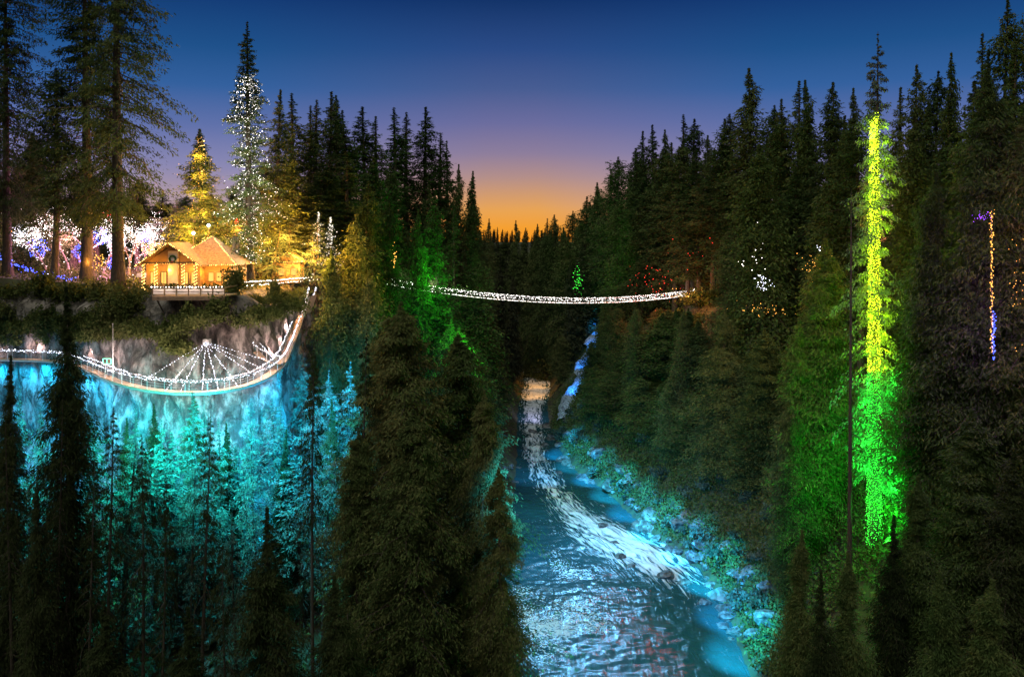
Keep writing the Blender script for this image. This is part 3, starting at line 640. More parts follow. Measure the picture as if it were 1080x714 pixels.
# --- east bank skyline
row([(546, 232, 430, 24), (556, 240, 440, 20), (566, 236, 430, 22), (578, 230, 420, 24), (590, 226, 405, 26), (604, 222, 390, 28), (618, 206, 360, 34), (631, 192, 340, 36), (643, 178, 325, 38),
     (656, 164, 310, 40), (668, 156, 300, 40), (679, 138, 290, 40), (691, 131, 282, 42), (705, 136, 276, 38), (719, 120, 268, 44), (731, 124, 262, 40), (745, 142, 255, 40), (758, 125, 248, 46),
     (776, 120, 236, 44), (797, 72, 222, 60), (815, 112, 210, 44), (830, 104, 200, 46), (848, 84, 190, 52), (862, 80, 182, 50), (880, 86, 174, 48), (900, 92, 165, 46), (944, 92, 150, 50),
     (966, 68, 142, 46), (986, 72, 140, 50), (1004, 56, 136, 48), (1030, 34, 130, 52), (1056, -2, 124, 56), (1080, 0, 120, 58)],
    '{} fir counted from the sunset gap along the east skyline', 'firs along the east skyline', wf=0.32)
row([(612, 232, 376, 30), (626, 214, 372, 32), (638, 202, 378, 34), (652, 190, 366, 34), (662, 178, 296, 38), (674, 168, 286, 40), (686, 160, 279, 40), (698, 158, 272, 42), (712, 150, 265, 42), (725, 152, 258, 44), (738, 158, 250, 44), (752, 158, 244, 46), (766, 150, 238, 46), (784, 140, 226, 50), (806, 140, 212, 50), (823, 135, 202, 52), (840, 122, 194, 54), (856, 118, 184, 54), (872, 118, 176, 54), (890, 122, 168, 54), (908, 122, 160, 56), (955, 118, 146, 56), (976, 108, 140, 58), (996, 104, 134, 62), (1016, 84, 126, 66), (1044, 50, 124, 54), (1070, 40, 120, 56)],
    '{} fir counted from the sunset gap in the rank close under the east skyline', 'firs close under the east skyline')
# --- second and third ranks on the east bank
row([(560, 252, 380, 30, 'cedar_m1'), (576, 246, 370, 34, 'cedar_m1'), (596, 240, 350, 36, 'cedar_m1'), (614, 232, 372, 34, 'cedar_m1'), (634, 225, 374, 36, 'cedar_m1'), (658, 215, 300, 40, 'cedar_m1'), (676, 205, 282, 46, 'cedar_m1'),
     (700, 200, 270, 48, 'fir_m4'), (716, 222, 272, 42, 'cedar_m1'), (742, 196, 275, 46, 'fir_m4'), (780, 185, 232, 48, 'fir_m4'), (838, 175, 180, 60, 'fir_m4'), (868, 165, 165, 60, 'fir_m4'), (960, 150, 132, 70, 'cedar_m1')],
    '{} conifer from the gorge mouth in the rank above the footbridge', 'conifers ranked above the footbridge', 'conifer_tree')
tree_px('cedar_m2', 804, 152, 176, 66, 'pale grey-green pointed cedar standing out above the east bridge end', name='cedar_tree')
tree_px('cedar_m1', 772, 235, 205, 44, 'brown cedar just past the east end of the footbridge', name='cedar_tree')
row([(594, 352, 325, 24, 'cedar_m1'), (668, 342, 246, 40, 'cedar_m1'), (672, 350, 232, 52, 'cedar_m1'), (700, 330, 220, 56, 'cedar_m2'), (736, 338, 190, 50, 'cedar_m1'),
     (650, 400, 226, 46, 'cedar_m1'), (688, 400, 216, 48, 'cedar_m1'), (728, 400, 204, 50, 'cedar_m1')],
    '{} cedar on the dark slope between waterfall and columnar cedar', 'cedars on the slope below the footbridge', 'cedar_tree')
row([(630, 384, 240, 32, 'cedar_m2'), (652, 392, 226, 34, 'cedar_m1'), (674, 396, 211, 38, 'cedar_m2'), (702, 402, 197, 40, 'cedar_m1'), (730, 412, 184, 42, 'cedar_m2'), (756, 430, 172, 42, 'cedar_m1'), (790, 430, 160, 42, 'cedar_m2'), (664, 430, 219, 30, 'cedar_m2'), (716, 446, 190, 32, 'cedar_m2'), (690, 436, 204, 30, 'cedar_m2')],
    '{} dark cedar leaning over the cyan-lit boulders counted downstream', 'cedars over the lit boulders', 'cedar_tree')
k = 0
while k < 30:
    y = 185 + 170 * TR.random(); e_ = float(np.interp(y, EDGE_Y, EDGE_R)); x = e_ + 8 + 26 * TR.random()
    if abs((x - 540 * 0) / y * F + 540 - np.interp(y, [262, 300, 352], [596, 623, 636])) < 22 and y < 352: continue
    z = hz(x, y); Ht = min(15 + 15 * TR.random(), 60 - 68 / 900 * y - z)
    if Ht < 9: continue
    tree(('cedar_m1', 'cedar_m2', 'cedar_m3', 'fir_m4')[k % 4], x, y, z - .4, Ht, 7 + 3 * TR.random(), 'middling dark conifer packed on the steep slope between the river and the footbridge', name='conifer_tree', group='conifers packed on the steep slope'); k += 1
tree_px('cedar_b', 762, 326, 168, 62, 'columnar moss-green cedar rising from the rocky bank', name='cedar_tree', rz=0.4)
tree_px('cedar_a', 802, 345, 158, 50, 'dark cedar behind the columnar moss-green cedar', name='cedar_tree')
tree_px('cedar_a', 846, 336, 128, 56, 'yellow-green cedar standing closest to the lime-lit fir', name='cedar_tree')
tree_px('cedar_a', 868, 250, 128, 70, 'tall olive cedar behind the slim dark snag', name='cedar_tree')
tree_px('cedar_b', 842, 430, 124, 44, 'lower green cedar above the cyan-lit bank', name='cedar_tree')
tree_px('fir_lit', 922, 34, 115, 60, 'fir with its trunk glowing lime and green', name='fir_tree', rz=1.0)
tree_px('snag', 896, 198, 106, 26, 'slim dark snag with stub branches before the lime-lit fir', name='snag_tree')
tree_px('cedar_b', 992, 178, 104, 96, 'broad cedar with its flank caught by lime light', name='cedar_tree', rz=2.2)
tree_px('cedar_a', 1040, 70, 100, 96, 'tall dark cedar with orange and violet lights on its trunk', name='cedar_tree', rz=0.9)
tree_px('cedar_a', 1085, 120, 98, 90, 'dark cedar cut by the picture edge past the violet lights', name='cedar_tree')
row([(846, 560, 84, 64, 'cedar_b'), (868, 600, 78, 64, 'hemlock_b'), (905, 585, 80, 70, 'cedar_b'), (938, 540, 86, 70, 'hemlock_b'), (968, 500, 88, 78, 'cedar_b'), (1015, 430, 90, 84, 'cedar_a'), (1062, 470, 86, 84, 'hemlock_b'), (985, 600, 76, 84, 'cedar_b'), (1050, 610, 74, 90, 'cedar_b')],
    '{} low dark conifer from the cyan bank in the unlit corner under the lime-lit fir', 'low conifers in the unlit corner', 'conifer_tree')

# --- far wood closing the gorge: one mass
def wood():
    rng = np.random.default_rng(4); tv = []; tq = []; cv = []; cq = []; n1 = n2 = 0
    def arr(me):
        v = np.empty(len(me.vertices) * 3, np.float32); me.vertices.foreach_get('co', v)
        l = np.empty(len(me.loops), np.int32); me.loops.foreach_get('vertex_index', l)
        return v.reshape(-1, 3), l.reshape(-1, 4)
    A = [(arr(PR[k][0]), arr(PR[k][1])) for k in ('far_1', 'far_2')]
    cnt = 0
    while cnt < 560:
        y = 330 + 560 * rng.random() ** 1.3; x = -0.12 * y + rng.random() * 0.36 * y - 12
        if cnt >= 230:      # the same wood goes on along both rims, past the edges of the view
            y = 40 + 330 * rng.random(); x = (1 if cnt % 2 else -1) * (0.625 * y + 5 + 80 * rng.random())
        z = hz(x, y)
        if z < 3: continue
        top = 60 + (255 - 243) / 900 * y * (0.2 + rng.random() * 0.9)
        H = np.clip(top - z, 12, 42) if cnt < 230 else 26 + 18 * rng.random(); s = H / 40 ; a = rng.random() * 6.28
        c_, s_ = math.cos(a), math.sin(a); Rz = np.array([(c_, -s_, 0), (s_, c_, 0), (0, 0, 1)]).T
        (v0, q0), (v1, q1) = A[cnt % 2]
        w = s * (0.9 + 0.4 * rng.random())
        cv.append((v1 * (w, w, s)) @ Rz + (x, y, z)); cq.append(q1 + n2); n2 += len(v1)
        cv.append((v0 * (w, w, s)) @ Rz + (x, y, z)); cq.append(q0 + n2); n2 += len(v0)
        cnt += 1
    o = link(bpy.data.objects.new('far_wood', mesh_np('far_wood', np.vstack(cv), np.vstack(cq), mat=M['fol_far'])))
    tag(o, 'dark wooded hillside closing the gorge under the sunset', 'wood', kind='stuff')
wood()
#@@BUILT
PW = {'bridge_glow': 3, 'walkway_glow': 9, 'cabin_lamp': 1.4, 'hut_lamp': 1.2, 'deck_lamp': 3, 'kiosk_lamp': 1.2, 'globe_light': 2, 'garden_glow': 1.8, 'shrub_glow': 3, 'fir_glow': 5.5, 'red_glow': 8, 'lime_glow': 1.0, 'green_glow': 2.0, 'green_flood': 4.5, 'violet_glow': 45, 'orange_glow': 40, 'tree_glow': 12, 'cliff_flood': 3.2, 'ravine_flood': 10, 'river_flood': 4, 'bank_flood': 32, 'rapid_flood': 2.0, 'fall_flood': 10, 'slope_flood': 9, 'pink_flood': 18, 'amber_flood': 34}
# ------------------------------------------------------------------ shrubs, ferns, boulders
def shrub_mesh(seed, r, h, n, leaf, mat):
    rng = np.random.default_rng(seed)
    cl = rng.normal(0, 1, (9, 3)) * (r * 0.45, r * 0.45, h * 0.22) + (0, 0, h * 0.5)
    c = cl[rng.integers(0, 9, n)] + rng.normal(0, 1, (n, 3)) * (r * 0.26, r * 0.26, h * 0.20)
    c[:, 2] = np.abs(c[:, 2])
    d = rng.normal(0, 1, (n, 3)) + np.array([0, 0, 0.5]); d /= np.linalg.norm(d, axis=1, keepdims=True)
    s = np.cross(d, rng.normal(0, 1, (n, 3))); s /= np.linalg.norm(s, axis=1, keepdims=True)
    L = leaf * (0.6 + 0.8 * rng.random((n, 1)))
    v = np.stack([c, c + d * L * .5 + s * L * .28, c + d * L, c + d * L * .5 - s * L * .28], 1).reshape(-1, 3)
    fol = mesh_np('shrub_foliage', v, np.arange(n * 4).reshape(-1, 4), mat=mat)
    b = MB()
    for k in range(6):
        e = cl[k]; b.tube([(0, 0, -0.4), e * 0.5 + rng.normal(0, .1, 3), e], 0.06, 4, 0.015)
    me = bpy.data.meshes.new('shrub_stem'); me.from_pydata(b.v, [], b.f); me.materials.append(M['bark'])
    return fol, me
SH = [shrub_mesh(51, 2.0, 2.4, 1500, 0.42, M['fol_shrub']), shrub_mesh(52, 2.6, 1.8, 1700, 0.40, M['fol_shrub']), shrub_mesh(53, 1.7, 3.2, 1500, 0.42, M['fol_shrub']),
      shrub_mesh(54, 2.0, 2.0, 750, 0.85, M['fol_fern']), shrub_mesh(55, 2.6, 1.6, 850, 0.80, M['fol_fern'])]
SR = random.Random(9)
def shrub(k, p, s, label, group=None, name='shrub'):
    o = empty(name, p, label, 'shrub', group, SR.random() * 6.28); o.scale = (s, s, s * SR.uniform(0.8, 1.2))
    kid('foliage', SH[k][0], o); kid('stem', SH[k][1], o)
# along the cliff top and hanging on its face
top = [(4, 300, 148), (24, 302, 147), (44, 306, 145), (62, 312, 143), (82, 315, 140), (100, 318, 137), (118, 318, 134), (136, 316, 131), (246, 314, 131), (258, 312, 133), (274, 310, 136), (288, 306, 138), (302, 304, 141), (314, 298, 150)]
for k, (x, y, D) in enumerate(top):
    p = px(x, y, D); z = max(hz(p[0], p[1]), 50.6)
    shrub(k % 3, (p[0], p[1], z - 0.5), (1.0 if k < 9 else 0.55) + 0.3 * SR.random(), NUM[k] + ' dark shrub counted from the picture edge along the cliff top', 'shrubs along the cliff top')
face = [(10, 330, 143.5), (40, 335, 142), (66, 340, 138), (88, 338, 133), (104, 352, 130), (26, 352, 143), (158, 350, 122.0), (178, 350, 121.0), (196, 342, 121.0), (186, 366, 120.2), (208, 338, 121.2), (228, 334, 121.5), (262, 336, 124), (282, 330, 127), (120, 336, 127), (138, 344, 124.5), (300, 322, 131), (4, 345, 142.5), (18, 338, 142.5), (30, 344, 142), (52, 345, 140), (76, 345, 135), (84, 352, 133), (96, 342, 131), (112, 345, 128), (126, 350, 126), (48, 355, 141), (12, 356, 143), (110, 330, 129), (134, 330, 126)]
for k, (x, y, D) in enumerate(face):
    shrub(k % 3, px(x, y + 8, D), 0.75 + 0.5 * SR.random(), NUM[k] + ' hanging shrub counted along the rock face above the curved walkway', 'shrubs hanging on the cliff face', 'hanging_shrub')
# lit leaves on the rocky east bank
bk = 0
while bk < 62:
    y = 120 + 150 * SR.random(); x = float(np.interp(y, EDGE_Y, EDGE_R)) + 1.0 + 11 * SR.random() ** 1.3
    shrub(3 + bk % 2, (x, y, hz(x, y) - 0.3), 0.45 + 0.5 * SR.random(), 'low leafy shrub among the cyan-lit boulders of the river bank', 'shrubs on the rocky river bank', 'bank_shrub'); bk += 1
for k in range(14):
    y = 118 + 60 * SR.random(); x = float(np.interp(y, EDGE_Y, EDGE_L)) - 1.5 - 6 * SR.random()
    shrub(3 + k % 2, (x, y, hz(x, y) - 0.3), 0.6 + 0.6 * SR.random(), 'low leafy shrub at the pool edge under the brown-green hemlocks', 'shrubs at the pool edge', 'bank_shrub')
for k in range(26):
    x = -62 + 34 * SR.random(); y = 92 + 24 * SR.random()
    shrub(3 + k % 2, (x, y, hz(x, y) - 0.3), 0.8 + 0.8 * SR.random(), 'teal-lit shrub on the scree at the cliff foot', 'shrubs on the scree', 'scree_shrub')

def rock_mesh(seed):
    import bmesh
    bm = bmesh.new(); bmesh.ops.create_icosphere(bm, subdivisions=3, radius=1)
    rng = np.random.default_rng(seed); cuts = rng.normal(0, 1, (9, 3)); cuts /= np.linalg.norm(cuts, axis=1, keepdims=True); off = 0.45 + 0.35 * rng.random(9)
    for v in bm.verts:
        p = np.array(v.co)
        for c, o in zip(cuts, off):
            t = p @ c
            if t > o: p = p - c * (t - o) * 0.92
        p += 0.03 * rng.normal(0, 1, 3)
        v.co = (p[0] * 1.2, p[1], p[2] * 0.75)
    me = bpy.data.meshes.new('boulder'); bm.to_mesh(me); bm.free(); me.materials.append(M['wetrock'])
    return me
RK = [rock_mesh(60 + k) for k in range(5)]
def boulder(k, p, s, label, group):
    o = link(bpy.data.objects.new('boulder', RK[k])); o.location = p; o.rotation_euler = (SR.uniform(-.3, .3), SR.uniform(-.3, .3), SR.random() * 6.28)
    o.scale = (s, s * SR.uniform(.8, 1.1), s * SR.uniform(.7, 1.1)); tag(o, label, 'boulder', group)
for k in range(150):
    y = 122 + 160 * SR.random() ** 1.2; x = float(np.interp(y, EDGE_Y, EDGE_R)) + SR.uniform(-1.6, 5.0)
    boulder(k % 5, (x, y, hz(x, y) - 0.1), SR.choice([0.5, 0.7, 0.9, 1.2, 1.7, 2.5]), 'angular boulder heaped on the cyan-lit river bank', 'boulders heaped on the river bank')
for k, (x, y, D, s) in enumerate([(655, 588, 163, 1.5), (668, 600, 158, 1.2), (636, 552, 180, 1.3), (700, 612, 153, 1.6), (722, 620, 150, 1.5), (590, 500, 222, 1.3), (575, 470, 252, 1.4), (562, 455, 270, 1.4), (648, 570, 170, 1.0), (742, 640, 142, 1.4)]):
    p = px(x, y, D); boulder(k % 5, (p[0], p[1], -0.1), s, NUM[k] + ' wet boulder counted downstream breaking the white rapids', 'wet boulders in the rapids')
for k in range(26):
    y = 120 + 110 * SR.random(); x = float(np.interp(y, EDGE_Y, EDGE_L)) + SR.uniform(-4, 0.8)
    boulder(k % 5, (x, y, hz(x, y) + 0.1), SR.choice([0.6, 0.8, 1.0, 1.3]), 'angular boulder lying along the pool under the brown-green hemlocks', 'boulders along the pool')

def undergrowth():
    rng = np.random.default_rng(12); n = 15000
    Y = 70 + 260 * rng.random(n) ** 1.2; X = (rng.random(n) * 1.34 - 0.67) * Y
    el = np.interp(Y, EDGE_Y, EDGE_L); er = np.interp(Y, EDGE_Y, EDGE_R)
    m2 = 11000; Yb = 112 + 190 * rng.random(m2) ** 1.2; Xb = np.interp(Yb, EDGE_Y, EDGE_R) + 1 + 24 * rng.random(m2)
    X = np.concatenate([X, Xb]); Y = np.concatenate([Y, Yb]); el = np.interp(Y, EDGE_Y, EDGE_L); er = np.interp(Y, EDGE_Y, EDGE_R)
    k = (X < el - 1.5) | (X > er + 0.8); X, Y = X[k], Y[k]; Z = height(X, Y); n = len(X); m = 11
    c = np.stack([X, Y, Z], -1)[:, None, :] + rng.normal(0, 1, (n, m, 3)) * (0.7, 0.7, 0.28) + (0, 0, 0.35)
    d = rng.normal(0, 1, (n, m, 3)) + np.array([0, 0, 0.6]); d /= np.linalg.norm(d, axis=-1, keepdims=True)
    s = np.cross(d, rng.normal(0, 1, (n, m, 3))); s /= np.linalg.norm(s, axis=-1, keepdims=True)
    L = 0.55 * (0.6 + 0.9 * rng.random((n, m, 1)))
    v = np.stack([c, c + d * L * .5 + s * L * .25, c + d * L, c + d * L * .5 - s * L * .25], 2).reshape(-1, 3)
    o = link(bpy.data.objects.new('undergrowth', mesh_np('undergrowth', v, np.arange(n * m * 4).reshape(-1, 4), mat=M['fol_shrub'])))
    tag(o, 'low ferns and undergrowth covering the gorge slopes', 'undergrowth', kind='stuff')
undergrowth()

# ------------------------------------------------------------------ strings of lights
def string(name, pts, r, mat, label, group=None, wire=None, seed=0, jit=0.0):
    """a light string: its wire (a thin cord through the given runs) and its bulbs"""
    rng = np.random.default_rng(seed); pts = np.asarray(pts, float)
    if jit: pts = pts + rng.normal(0, jit, pts.shape)
    o = pts.mean(0); root = empty(name, o, label, 'light string', group)
    kid('bulb', bulbs_mesh('bulb', pts - o, r, mat, seed=seed), root, 'stuff')
    if wire is not None:
        b = MB()
        for run in wire: b.tube([np.asarray(p) - o for p in run], 0.018, 4)
        b.build('wire', M['wirem'], root)
    return root
def spaced(run, step, jit=0.0, seed=0):
    run = np.asarray(run, float); s = np.concatenate([[0], np.cumsum(np.linalg.norm(np.diff(run, axis=0), axis=1))])
    t = np.arange(0, s[-1], step); p = np.stack([np.interp(t, s, run[:, k]) for k in range(3)], -1)
    return p + (np.random.default_rng(seed).normal(0, jit, p.shape) if jit else 0)
def smooth_path(P, n):
    P = np.asarray(P, float); s = np.concatenate([[0], np.cumsum(np.linalg.norm(np.diff(P, axis=0), axis=1))]); t = np.linspace(0, s[-1], n)
    Q = np.stack([np.interp(t, s, P[:, k]) for k in range(P.shape[1])], -1)
    for _ in range(3):
        E = np.pad(Q, ((4, 4), (0, 0)), 'edge'); Q2 = sum(E[k:k + n] for k in range(9)) / 9; Q2[0], Q2[-1] = Q[0], Q[-1]; Q = Q2
    return Q

# ------------------------------------------------------------------ suspension footbridge
def footbridge():
    A = np.array([-30.5, 199, 50.3]); B = np.array([57, 261, 44.2]); n = 105
    u = np.linspace(0, 1, n); C = A + (B - A) * u[:, None]; C[:, 2] -= 3.7 * 4 * u * (1 - u)
    t = (B - A)[:2]; t /= np.linalg.norm(t); nrm = np.array([-t[1], t[0], 0])
    root = empty('suspension_footbridge', A, 'long sagging footbridge beaded with white lights across the gorge', 'footbridge')
    off = tuple(A)
    b = MB(); W2 = 0.75; ang = math.atan2(t[1], t[0])
    for p in C: b.box(p, (0.78, 1.5, 0.09), ang)
    b.build('deck_plank', M['timber'], root, off=off)
    for s in (-1, 1):
        c = MB(); c.tube(C + nrm * s * W2 + (0, 0, 1.25), 0.07); c.build('main_cable', M['cable'], root, off=off)
        c = MB(); c.tube(C + nrm * s * (W2 + .05) + (0, 0, -0.1), 0.05); c.build('edge_cable', M['cable'], root, off=off)
        c = MB()
        for p in C[::2]: c.tube([p + nrm * s * W2 + (0, 0, 1.25), p + nrm * s * W2], 0.02, 4)
        c.build('side_netting', M['cable'], root, off=off)
        pts = np.vstack([spaced(C + nrm * s * W2 + (0, 0, 1.28), 0.42, 0.07, 3 + s), spaced(C + nrm * s * W2 + (0, 0, 0.75), 0.5, 0.25, 8 + s), spaced(C + nrm * s * W2 + (0, 0, 0.0), 0.30, 0.03, 11 + s)])
        string('light_string', pts, 0.072, M['b_white'], 'white lights along the ' + ('downstream' if s < 0 else 'upstream') + ' cable of the long footbridge', 'strings on the footbridge', [C[::4] + nrm * s * W2 + (0, 0, 1.25)], 20 + s)
    for e, q, lab in ((A, -t, 'timber portal holding the west end of the footbridge'), (B, t, 'timber portal holding the east end of the footbridge')):
        r_ = empty('bridge_portal', e, lab, 'bridge portal', rz=ang)
        for s in (-1, 1):
            m_ = MB(); m_.box((0.6 * (1 if q is t else -1), s * 1.3, 0.5), (0.5, 0.5, 7)); m_.build('post', M['darktimber'], r_)
        m_ = MB(); m_.box((0.6 * (1 if q is t else -1), 0, 4.22), (0.44, 3.6, 0.42)); m_.build('crossbeam', M['darktimber'], r_)
    for k in range(4, n - 2, 9):
        lamp('bridge_glow', tuple(C[k] + (0, 0, 1.9)), (1.0, 0.82, 0.72), 300, size=0.6)
footbridge()

# ------------------------------------------------------------------ curved cliff walkway
WP = []
for x, y, z in ((-40, 369, 42.0), (0, 370, 42.0), (60, 371, 42.0), (84, 377, 42.0), (115, 391, 42.0), (140, 398, 42.0), (175, 403, 42.0), (215, 404.5, 42.0), (250, 400, 42.0), (280, 391, 42.2), (300, 376, 42.8), (310, 352, 44.5), (317, 335, 46.5), (322, 319, 49.0), (326, 303, 52.3)):
    D = (EYE - z) * F / (y - 255); WP.append(px(x, y, D))
WP = smooth_path(WP, 150)
def walkway():
    root = empty('cliff_walkway', WP[70], 'narrow white-lit walkway curving out from the cliff face', 'walkway'); off = tuple(WP[70])
    d = np.gradient(WP, axis=0)[:, :2]; d /= np.linalg.norm(d, axis=1, keepdims=True)
    inn = np.stack([-d[:, 1], d[:, 0], 0 * d[:, 0]], -1)            # towards the rock
    W2 = 1.15; H = 1.35
    outr = WP; inr = WP + inn * W2
    # deck as one slab
    v = []; f = []
    for k in range(len(WP)):
        for q, zz in ((outr[k] - inn[k] * .08, -H), (inr[k] + inn[k] * .08, -H), (inr[k] + inn[k] * .08, -H - .14), (outr[k] - inn[k] * .08, -H - .14)): v.append(q + (0, 0, zz))
    n = len(WP)
    for k in range(n - 1):
        for j in range(4): f.append((k*4 + j, (k+1)*4 + j, (k+1)*4 + (j+1) % 4, k*4 + (j+1) % 4))
    b = MB(); b.add(v, f); b.build('deck', M['timber'], root, off=off)
    b = MB(); b.tube(outr + (0, 0, -H - .28), 0.13); b.build('edge_beam', M['steel'], root, off=off)
    for rr in (outr, inr):
        b = MB(); b.tube(rr, 0.05); b.build('handrail', M['steel'], root, off=off)
        b = MB()
        for h in (0.35, 0.7, 1.05): b.tube(rr[::2] + (0, 0, -h), 0.016, 4)
        b.build('rail_wire_netting', M['cable'], root, off=off)
        for k in range(2, n, 4):
            b = MB(); b.tube([rr[k] + (0, 0, 0.02), rr[k] + (0, 0, -H - .05)], 0.035, 5); b.build('post', M['steel'], root, off=off)
    anchor = px(217, 361, 121.6)
    ends = [34, 44, 53, 62, 70, 78, 85, 91, 96]
    ends = [np.argmin(np.abs((WP[:110, 0] / WP[:110, 1] * F + 540) - x)) for x in (150, 172, 192, 212, 230, 252, 268, 282, 292)]
    runs = []
    for j, k in enumerate(ends):
        e = outr[k] + (0, 0, -H if j in (1, 2, 3, 4, 5) else -0.3)
        b = MB(); b.tube([anchor, e], 0.03, 4); b.build('stay_cable', M['cable'], root, off=off); runs.append([anchor, e])
    b = MB(); b.box(anchor + (0, 0.5, 0), (0.8, 1.2, 0.8)); b.build('anchor_block', M['steel'], root, off=off)
    for j, run in enumerate(runs):
        string('light_string', spaced(run, 0.42, 0.04, j), 0.055, M['b_cool'], NUM[j] + ' lit stay cable counted from the green-framed sign, fanning to the curved walkway', 'lit stay cables of the cliff walkway', [run], j)
    string('light_string', spaced(outr + (0, 0, 0.03), 0.33, 0.05, 1), 0.075, M['b_cool'], 'cool white lights on the outer handrail of the curved walkway', 'walkway rail lights', [outr[::2] + (0, 0, .06)], 1)
    string('light_string', spaced(inr + (0, 0, 0.03), 0.36, 0.05, 2), 0.065, M['b_cool'], 'cool white lights on the inner handrail of the curved walkway', 'walkway rail lights', [inr[::2] + (0, 0, .06)], 2)
    string('light_string', spaced(outr[30:112] + (0, 0, -H - .12), 0.24, 0.01, 3), 0.045, M['b_cool'], 'fine line of white lights along the deck edge of the curved walkway', 'walkway rail lights', [outr[30:112:2] + (0, 0, -H - .1)], 3)
    for k in range(6, n, 9):
        lamp('walkway_glow', tuple(inr[k] + inn[k] * 0.2 + (0, 0, 0.5)), (1.0, 0.66, 0.62), 60 if k < 40 else 130, size=0.4)
    for xx, yy, D in ((160, 384, 117), (190, 388, 114), (220, 388, 113), (250, 386, 114), (278, 378, 120)): lamp('walkway_glow', tuple(px(xx, yy, D)), (1.0, .68, .58), 190, size=.4)
    # spur with its own rail going back to the rock
    sp = smooth_path([WP[104] + inn[104] * .6, px(290, 378, 125), px(276, 368, 124.5), px(270, 362, 125.5)], 24)
    r2 = empty('rock_spur_walkway', sp[0], 'short looped spur walkway beside the rock where the curve turns uphill', 'walkway'); off2 = tuple(sp[0])
    dd = np.gradient(sp, axis=0)[:, :2]; dd /= np.linalg.norm(dd, axis=1, keepdims=True); sn = np.stack([-dd[:, 1], dd[:, 0], 0 * dd[:, 0]], -1)
    b = MB(); v = []; f = []
    for k in range(24):
        for w, zz in ((-.6, -1.2), (.6, -1.2), (.6, -1.32), (-.6, -1.32)): v.append(sp[k] + sn[k] * w + (0, 0, zz))
    for k in range(23):
        for j in range(4): f.append((k*4 + j, (k+1)*4 + j, (k+1)*4 + (j+1) % 4, k*4 + (j+1) % 4))
    b.add(v, f); b.build('deck', M['timber'], r2, off=off2)
    for s in (-.6, .6):
        b = MB(); b.tube(sp + sn * s, 0.045); b.build('handrail', M['steel'], r2, off=off2)
        for k in range(1, 24, 5):
            b = MB(); b.tube([sp[k] + sn[k] * s, sp[k] + sn[k] * s + (0, 0, -1.22)], 0.03, 4); b.build('post', M['steel'], r2, off=off2)
        string('light_string', spaced(sp + sn * s + (0, 0, .05), 0.3, 0.05, 4), 0.06, M['b_cool'], 'cool white lights on the ' + ('outer' if s < 0 else 'inner') + ' rail of the short looped spur', 'spur rail lights', [sp + sn * s], 5)
walkway()
def exit_sign():
    p = px(113, 381, 121.6); r = empty('lit_sign', p, 'small sign framed in mint green light above the walkway', 'sign')
    b = MB(); b.box((0, 0, 0), (1.15, 0.08, 0.72)); b.build('panel', M['darktimber'], r)
    for c, s in (((0, -.06, .36), (1.2, .06, .07)), ((0, -.06, -.36), (1.2, .06, .07)), ((-.57, -.06, 0), (.07, .06, .645)), ((.57, -.06, 0), (.07, .06, .645)), ((0, -.06, 0), (.05, .06, .645))):
        b = MB(); b.box(c, s); b.build('light_tube', M['b_mint'], r)
    b = MB(); b.tube([(-.3, .1, -.3), (-.3, .1, -1.6)], .04, 5); b.build('post', M['steel'], r)
    p = px(119, 385, 121.9); e = px(119, 342, 121.9)
    r = empty('pole', p, 'slender pale pole standing by the green-framed sign', 'pole')
    b = MB(); b.tube([(0, 0, -1.2), e - p], .09, 7, .05); b.build('shaft', M['steel'], r)
    b = MB(); b.tube([e - p, e - p + (0, 0, .12)], .10, 7); b.build('cap', M['steel'], r)
exit_sign()

